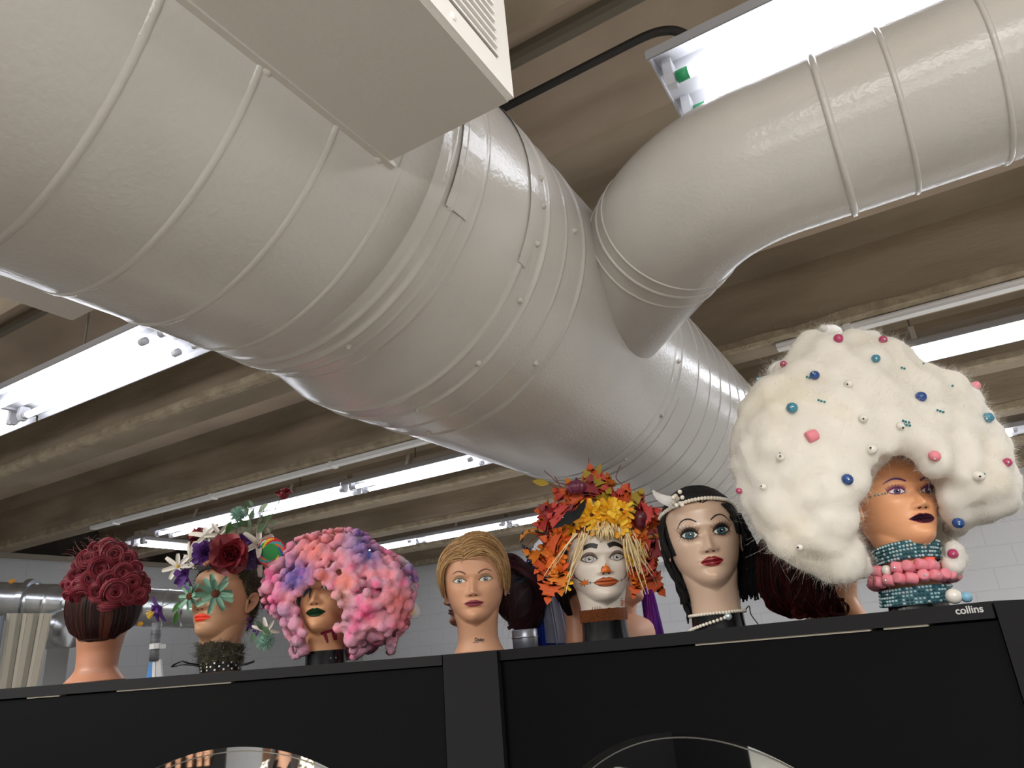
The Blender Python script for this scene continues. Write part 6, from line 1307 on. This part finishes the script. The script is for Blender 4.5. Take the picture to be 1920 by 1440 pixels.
# thin suspension rods by the left wall
p0, p1 = at(250, 826, 7.6), at(228, 1018, 7.6)
tag(MB().tube([np.array([p1[0], p1[1], DZ]), p1], .008, 6).build('suspension_rod', M_joint, None, smooth=True, origin=p1), 'thin vertical rod hanging from the ceiling above the red haired head', 'rod')
# ---------------------------------------------------------------- what the mirrors show, standing behind the camera
FM = FL + .03
def refl(u, v, Fv):                      # real place of something the left mirror shows at (u, v), Fv metres away
    p = at(u, v, Fv); d = (p - CAM) @ FD; return p - FD * 2 * (d - FM)
M_room = mat('display_shelf_black', '0b0b0c', .5)
sA, sB = refl(255, 1448, 10.5), refl(397, 1440, 10.5); dz = sA[2]
sh = thing('display_shelf', 'black display shelf with a row of small mannequin heads, seen in the left mirror', 'shelf', (sA[0], sA[1], 0)); ud = (sB - sA) * [1, 1, 0]; wl = np.linalg.norm(ud); ud /= wl; bk = -FD
def slabp(p, w, d, h, name, m, par):
    V = [p, p + ud * w, p + ud * w + bk * d, p + bk * d]; V = V + [v + [0, 0, h] for v in V]; return mesh(name, V, [(0, 1, 2, 3), (7, 6, 5, 4), (0, 4, 5, 1), (1, 5, 6, 2), (2, 6, 7, 3), (3, 7, 4, 0)], m, par, smooth=False)
z_s = refl(350, 1437, 10.5)[2]
slabp(np.array([sA[0], sA[1], z_s - .04]), wl, .4, .04, 'shelf_board', M_room, sh); slabp(np.array([sA[0], sA[1], 0]) + bk * .4, wl, .02, 1.7, 'back_panel', M_room, sh); slabp(np.array([sA[0], sA[1], 0]), .03, .4, 1.7, 'side_panel', M_room, sh); slabp(np.array([sA[0], sA[1], 0]) + ud * wl, .03, .4, 1.7, 'side_panel', M_room, sh); slabp(np.array([sA[0], sA[1], 0]), wl, .4, .08, 'plinth', M_room, sh)
def small_head(u, hair, long, label):
    p = refl(u, 1425, 10.4); p[2] = z_s; t_ = thing('mannequin_head', label, 'mannequin head', tuple(p), 'heads on the mirrored display shelf'); yaw = math.atan2(FD[0], -FD[1]); Rz = rotm(yaw, 0, 0); sc = .66
    z = np.concatenate([np.linspace(-.12, -.02, 5), np.linspace(-.015, .225, 40)]); n = 28; th = np.linspace(0, 2 * PI, n, endpoint=False); Z, TH = np.meshgrid(z, th, indexing='ij'); Wd = np.maximum(prof(Z, 1), prof(Z, 4)); Yc = prof(Z, 6); X = Wd * np.sin(TH); Y = np.where(np.cos(TH) > 0, front(X, Z), Yc - (prof(Z, 3) - Yc) * np.cos(TH))
    T_ = lambda q: p + (np.asarray(q) * sc + [0, 0, .12 * sc]) @ Rz.T
    V = T_(np.stack([X, Y, Z], -1).reshape(-1, 3)); mesh('head', V, [(j * n + i, j * n + (i + 1) % n, (j + 1) * n + (i + 1) % n, (j + 1) * n + i) for j in range(len(z) - 1) for i in range(n)], M_skinB, t_)
    mb = MB(); mb.sphere((0, .03, .14), (.09, .10, .105), 18, 12)
    for sg in (-1, 1): mb.sphere((sg * .078, .03, .10 - (.08 if long else 0)), (.022, .05, .08 + (.07 if long else 0)), 12, 8)
    mb.V = [T_(v) for v in mb.V]; mb.build('hair', hair, t_, smooth=True); mb = MB()
    for sg in (-1, 1): mb.sphere((sg * .031, -.084, .112), (.014, .006, .006), 10, 6)
    mb.sphere((0, -.093, .0445), (.022, .008, .008), 10, 6); mb.V = [T_(v) for v in mb.V]; mb.build('painted_features', M_plumd, t_, smooth=True)
hb = [mat('hair_black', '120d0b', .6), mat('hair_brown', '2a1a12', .6), mat('hair_chestnut', '3a2216', .6), mat('hair_grey', '3a3836', .6), mat('hair_sand', '8a6a48', .6)]
for (u, hm, lg, lb) in ((316, 0, False, 'leftmost small head on the mirrored shelf, black short hair'), (334, 1, False, 'small dark brown haired head, second on the mirrored shelf'), (356, 2, True, 'small head with long chestnut hair on the mirrored shelf'), (374, 3, False, 'small grey haired head on the mirrored shelf'), (388, 4, False, 'rightmost small head on the mirrored shelf, sandy hair')): small_head(u, hb[hm], lg, lb)
# wooden door and frame on the far wall, as the mirror shows it
def reflwall(u, v):                      # follow the mirrored sight line to the front wall
    a = refl(u, v, 5.); b = refl(u, v, 12.); k = (YF - a[1]) / (b[1] - a[1]); return a + (b - a) * k
d0, d1 = reflwall(492, 1430), reflwall(588, 1430); x0, x1 = sorted((d0[0], d1[0])); M_wood = mat('oak_frame', '9a6a42', .5, col2='7d5232', nscale=6, stretch=(8, 1, .6))
dr = thing('door_1', 'oak framed door on the wall behind, seen in the left mirror', 'door', ((x0 + x1) / 2, YF, 0), kind='structure'); mb = MB(); mb.box((x0, YF + .002, 0), (x0 + .12, YF + .05, 2.15)); mb.box((x1 - .12, YF + .002, 0), (x1, YF + .05, 2.15)); mb.box((x0 + .12, YF + .002, 2.03), (x1 - .12, YF + .05, 2.15)); mb.build('door_frame', M_wood, dr)
MB().box((x0 + .125, YF + .002, .01), (x1 - .125, YF + .03, 2.025)).build('door_leaf', mat('grey_door', 'b5b3ae', .5), dr); MB().sphere((x1 - .2, YF + .07, 1.0), .03, 12, 8).tube([(x1 - .2, YF + .03, 1.), (x1 - .2, YF + .06, 1.)], .012, 8).build('door_knob', M_alu, dr, smooth=True)
# the seated person whose shoulders the mirror shows
pc = refl(536, 1430, 6.6); zsh = pc[2] - .02
def person():
    yaw = math.atan2(FD[0], -FD[1]); Rz = rotm(yaw, 0, 0); base = np.array([pc[0], pc[1], 0.]); T = lambda q: base + np.asarray(q, float) @ Rz.T
    t = thing('person', 'person with long dark hair and leopard print sleeves, seen in the left mirror', 'person', tuple(base)); hz = zsh - .52
    J = {'pel': (0, .05, hz + .05), 'sp1': (0, .04, hz + .25), 'ch': (0, .03, hz + .45), 'nk': (0, .02, hz + .60), 'hd': (0, 0, hz + .72), 'top': (0, .01, hz + .84)}
    vs, es, rs = [], [], []
    def ad(k, p, r, par=None): vs.append(tuple(p)); rs.append(r); ix[k] = len(vs) - 1; (es.append((ix[par], ix[k])) if par else None)
    ix = {}; ad('pel', J['pel'], .15); ad('sp1', J['sp1'], .135, 'pel'); ad('ch', J['ch'], .145, 'sp1'); ad('nk', J['nk'], .052, 'ch'); ad('hd', J['hd'], .085, 'nk'); ad('top', J['top'], .07, 'hd')
    for sg in (-1, 1):
        q = str(sg); ad('sh' + q, (sg * .17, .03, hz + .50), .062, 'ch'); ad('el' + q, (sg * .22, -.02, hz + .24), .045, 'sh' + q); ad('wr' + q, (sg * .14, -.24, hz + .14), .03, 'el' + q); ad('ha' + q, (sg * .10, -.33, hz + .12), .028, 'wr' + q)
        ad('hp' + q, (sg * .10, .0, hz), .09, 'pel'); ad('kn' + q, (sg * .12, -.40, hz + .02), .062, 'hp' + q); ad('an' + q, (sg * .12, -.42, .09), .04, 'kn' + q); ad('to' + q, (sg * .13, -.57, .04), .035, 'an' + q)
        for f in range(4): ad('f%d' % f + q, (sg * (.10 - .018 * f + .02), -.40 + .01 * abs(f - 1), hz + .105), .009, 'ha' + q)
        ad('th' + q, (sg * .07, -.345, hz + .13), .010, 'ha' + q)
    me = bpy.data.meshes.new('body'); me.from_pydata([tuple(T(v) - base) for v in vs], es, []); o = bpy.data.objects.new('body', me); C.objects.link(o); o.parent = t
    o.modifiers.new('s', 'SKIN'); 
    for i, r in enumerate(rs): me.skin_vertices[0].data[i].radius = (r, r)
    me.skin_vertices[0].data[0].use_root = True; sb = o.modifiers.new('u', 'SUBSURF'); sb.levels = sb.render_levels = 2
    m2 = bpy.data.meshes.new_from_object(o.evaluated_get(bpy.context.evaluated_depsgraph_get())); o.modifiers.clear(); o.data = m2; m2.materials.append(mat('person_skin', 'c9987c', .5, sss=.05)); m2.polygons.foreach_set('use_smooth', [True] * len(m2.polygons))
    def shell(name, pick, off, m):
        bm = bmesh.new(); bm.from_mesh(m2); bm.normal_update(); Ri = np.linalg.inv(Rz); fs = [f for f in bm.faces if not pick(Ri @ np.array(f.calc_center_median()))]; bmesh.ops.delete(bm, geom=fs, context='FACES')
        for v in bm.verts: v.co += v.normal * off
        me3 = bpy.data.meshes.new(name); bm.to_mesh(me3); bm.free(); me3.materials.clear(); me3.materials.append(m); ob = bpy.data.objects.new(name, me3); C.objects.link(ob); ob.parent = t; me3.polygons.foreach_set('material_index', [0] * len(me3.polygons)); me3.polygons.foreach_set('use_smooth', [True] * len(me3.polygons))
    leo = bpy.data.materials.new('leopard_print'); leo.use_nodes = True; N = leo.node_tree.nodes; Lk = leo.node_tree.links; vo = N.new('ShaderNodeTexVoronoi'); vo.inputs['Scale'].default_value = 32; tc = N.new('ShaderNodeTexCoord'); Lk.new(tc.outputs['Object'], vo.inputs['Vector']); rp = N.new('ShaderNodeValToRGB'); Lk.new(vo.outputs['Distance'], rp.inputs[0]); e = rp.color_ramp.elements; e[0].position = .0; e[0].color = lin('7a5a3a'); e[1].position = .26; e[1].color = lin('120d0a'); e2 = rp.color_ramp.elements.new(.42); e2.color = lin('1d1410'); e3 = rp.color_ramp.elements.new(.46); e3.color = lin('e6dcc6'); rp.color_ramp.interpolation = 'CONSTANT'; Lk.new(rp.outputs[0], N['Principled BSDF'].inputs['Base Color'])
    shell('leopard_sleeves', lambda c: abs(c[0]) > .10 and c[2] > hz + .08 and not (c[1] < -.22), .012, leo)
    shell('black_top', lambda c: abs(c[0]) <= .16 and hz + .08 < c[2] < hz + .565 - (.10 * max(0, 1 - abs(c[0]) / .06) if c[1] < 0 else 0), .008, mat('black_cloth', '0d0d0e', .8)); shell('dark_trousers', lambda c: c[2] <= hz + .12 and c[2] > .10 and abs(c[0]) < .24 and not (c[1] < -.22 and c[2] > hz + .075), .010, mat('dark_cloth', '1d2026', .8)); shell('shoe', lambda c: c[2] <= .10, .008, mat('black_shoe', '141414', .5))
    hp = []
    for i in range(420):
        a = random.uniform(-2.6, 2.6); z1 = hz + random.uniform(.28, .42); side = abs(a) > .7; x = math.sin(a); y = -math.cos(a)
        if abs(a) < .75: continue
        P = [(0.02 * x, .02, hz + .875), (.085 * x, .01 + .095 * y, hz + .80), (.10 * x, .02 + .09 * y, hz + .68), (.115 * x + .01 * random.gauss(0, 1), .02 + .085 * y - (.05 if y < .2 else -.04), hz + .55), (.12 * x + .02 * random.gauss(0, 1), .02 + .1 * y - (.10 if y < .2 else -.06), z1)]; hp.append(spline([T(p) for p in P], 12))
    V, F = strands(np.array(hp), .0045, 4, .5); mesh('hair', V, F, hb[1], t)
    fm_ = MB()
    for sg in (-1, 1): fm_.sphere(T((sg * .03, -.082, hz + .735)), .012, 10, 8)
    fm_.build('eye', M_scl, t, smooth=True); MB().sphere(T((0, -.092, hz + .70)), (.012, .016, .02), 10, 8).build('nose', mat('person_skin', ''), t, smooth=True); MB().sphere(T((0, -.083, hz + .665)), (.022, .012, .008), 10, 6).build('mouth', M_plum, t, smooth=True)
    s = thing('salon_chair', 'black padded salon chair under the seated person, seen only in the mirror', 'chair', tuple(base)); ck = mat('chair_vinyl', '141416', .4)
    def bx(lo, hi, n, m):
        V = [T(q) for q in [(lo[0], lo[1], lo[2]), (hi[0], lo[1], lo[2]), (hi[0], hi[1], lo[2]), (lo[0], hi[1], lo[2]), (lo[0], lo[1], hi[2]), (hi[0], lo[1], hi[2]), (hi[0], hi[1], hi[2]), (lo[0], hi[1], hi[2])]]; o = mesh(n, V, [(0, 3, 2, 1), (4, 5, 6, 7), (0, 1, 5, 4), (1, 2, 6, 5), (2, 3, 7, 6), (3, 0, 4, 7)], m, s, smooth=False); b = o.modifiers.new('b', 'BEVEL'); b.width = .02; b.segments = 3
    bx((-.27, -.34, hz - .20), (.27, .22, hz - .085), 'seat', ck); bx((-.25, .22, hz - .1), (.25, .30, hz + .32), 'backrest', ck); MB().tube([base + [0, 0, .05], base + [0, 0, hz - .2]], .035, 16).build('pump_column', M_alu, s, smooth=True); MB().tube([base, base + [0, 0, .05]], [.28, .24], 32).build('base', M_alu, s, smooth=True)
person()
# white bulkhead on the back wall
za_b = onplane(1240, 1054, 1, YB - .35)[2]; xa_, xb_ = onplane(1150, 1054, 1, YB - .35)[0], onplane(1412, 1054, 1, YB - .35)[0]
struct('trim_bulkhead', MB().box((xa_, YB - .35, za_b), (xb_, YB + .01, SZ)), mat('bright_white_paint', 'f6f6f6', .5))
# fourth station, closing the bay on the left of the viewer
Q0 = LF(-2.42, -.28, PL[2]); Q1 = LF(-2.42, 1.08, PL[2])
station(Q0, Q1, 'black styling station at the viewer left, shown in the right mirror', arch=(.57, PL[2] - .17, .5, .40, .95))
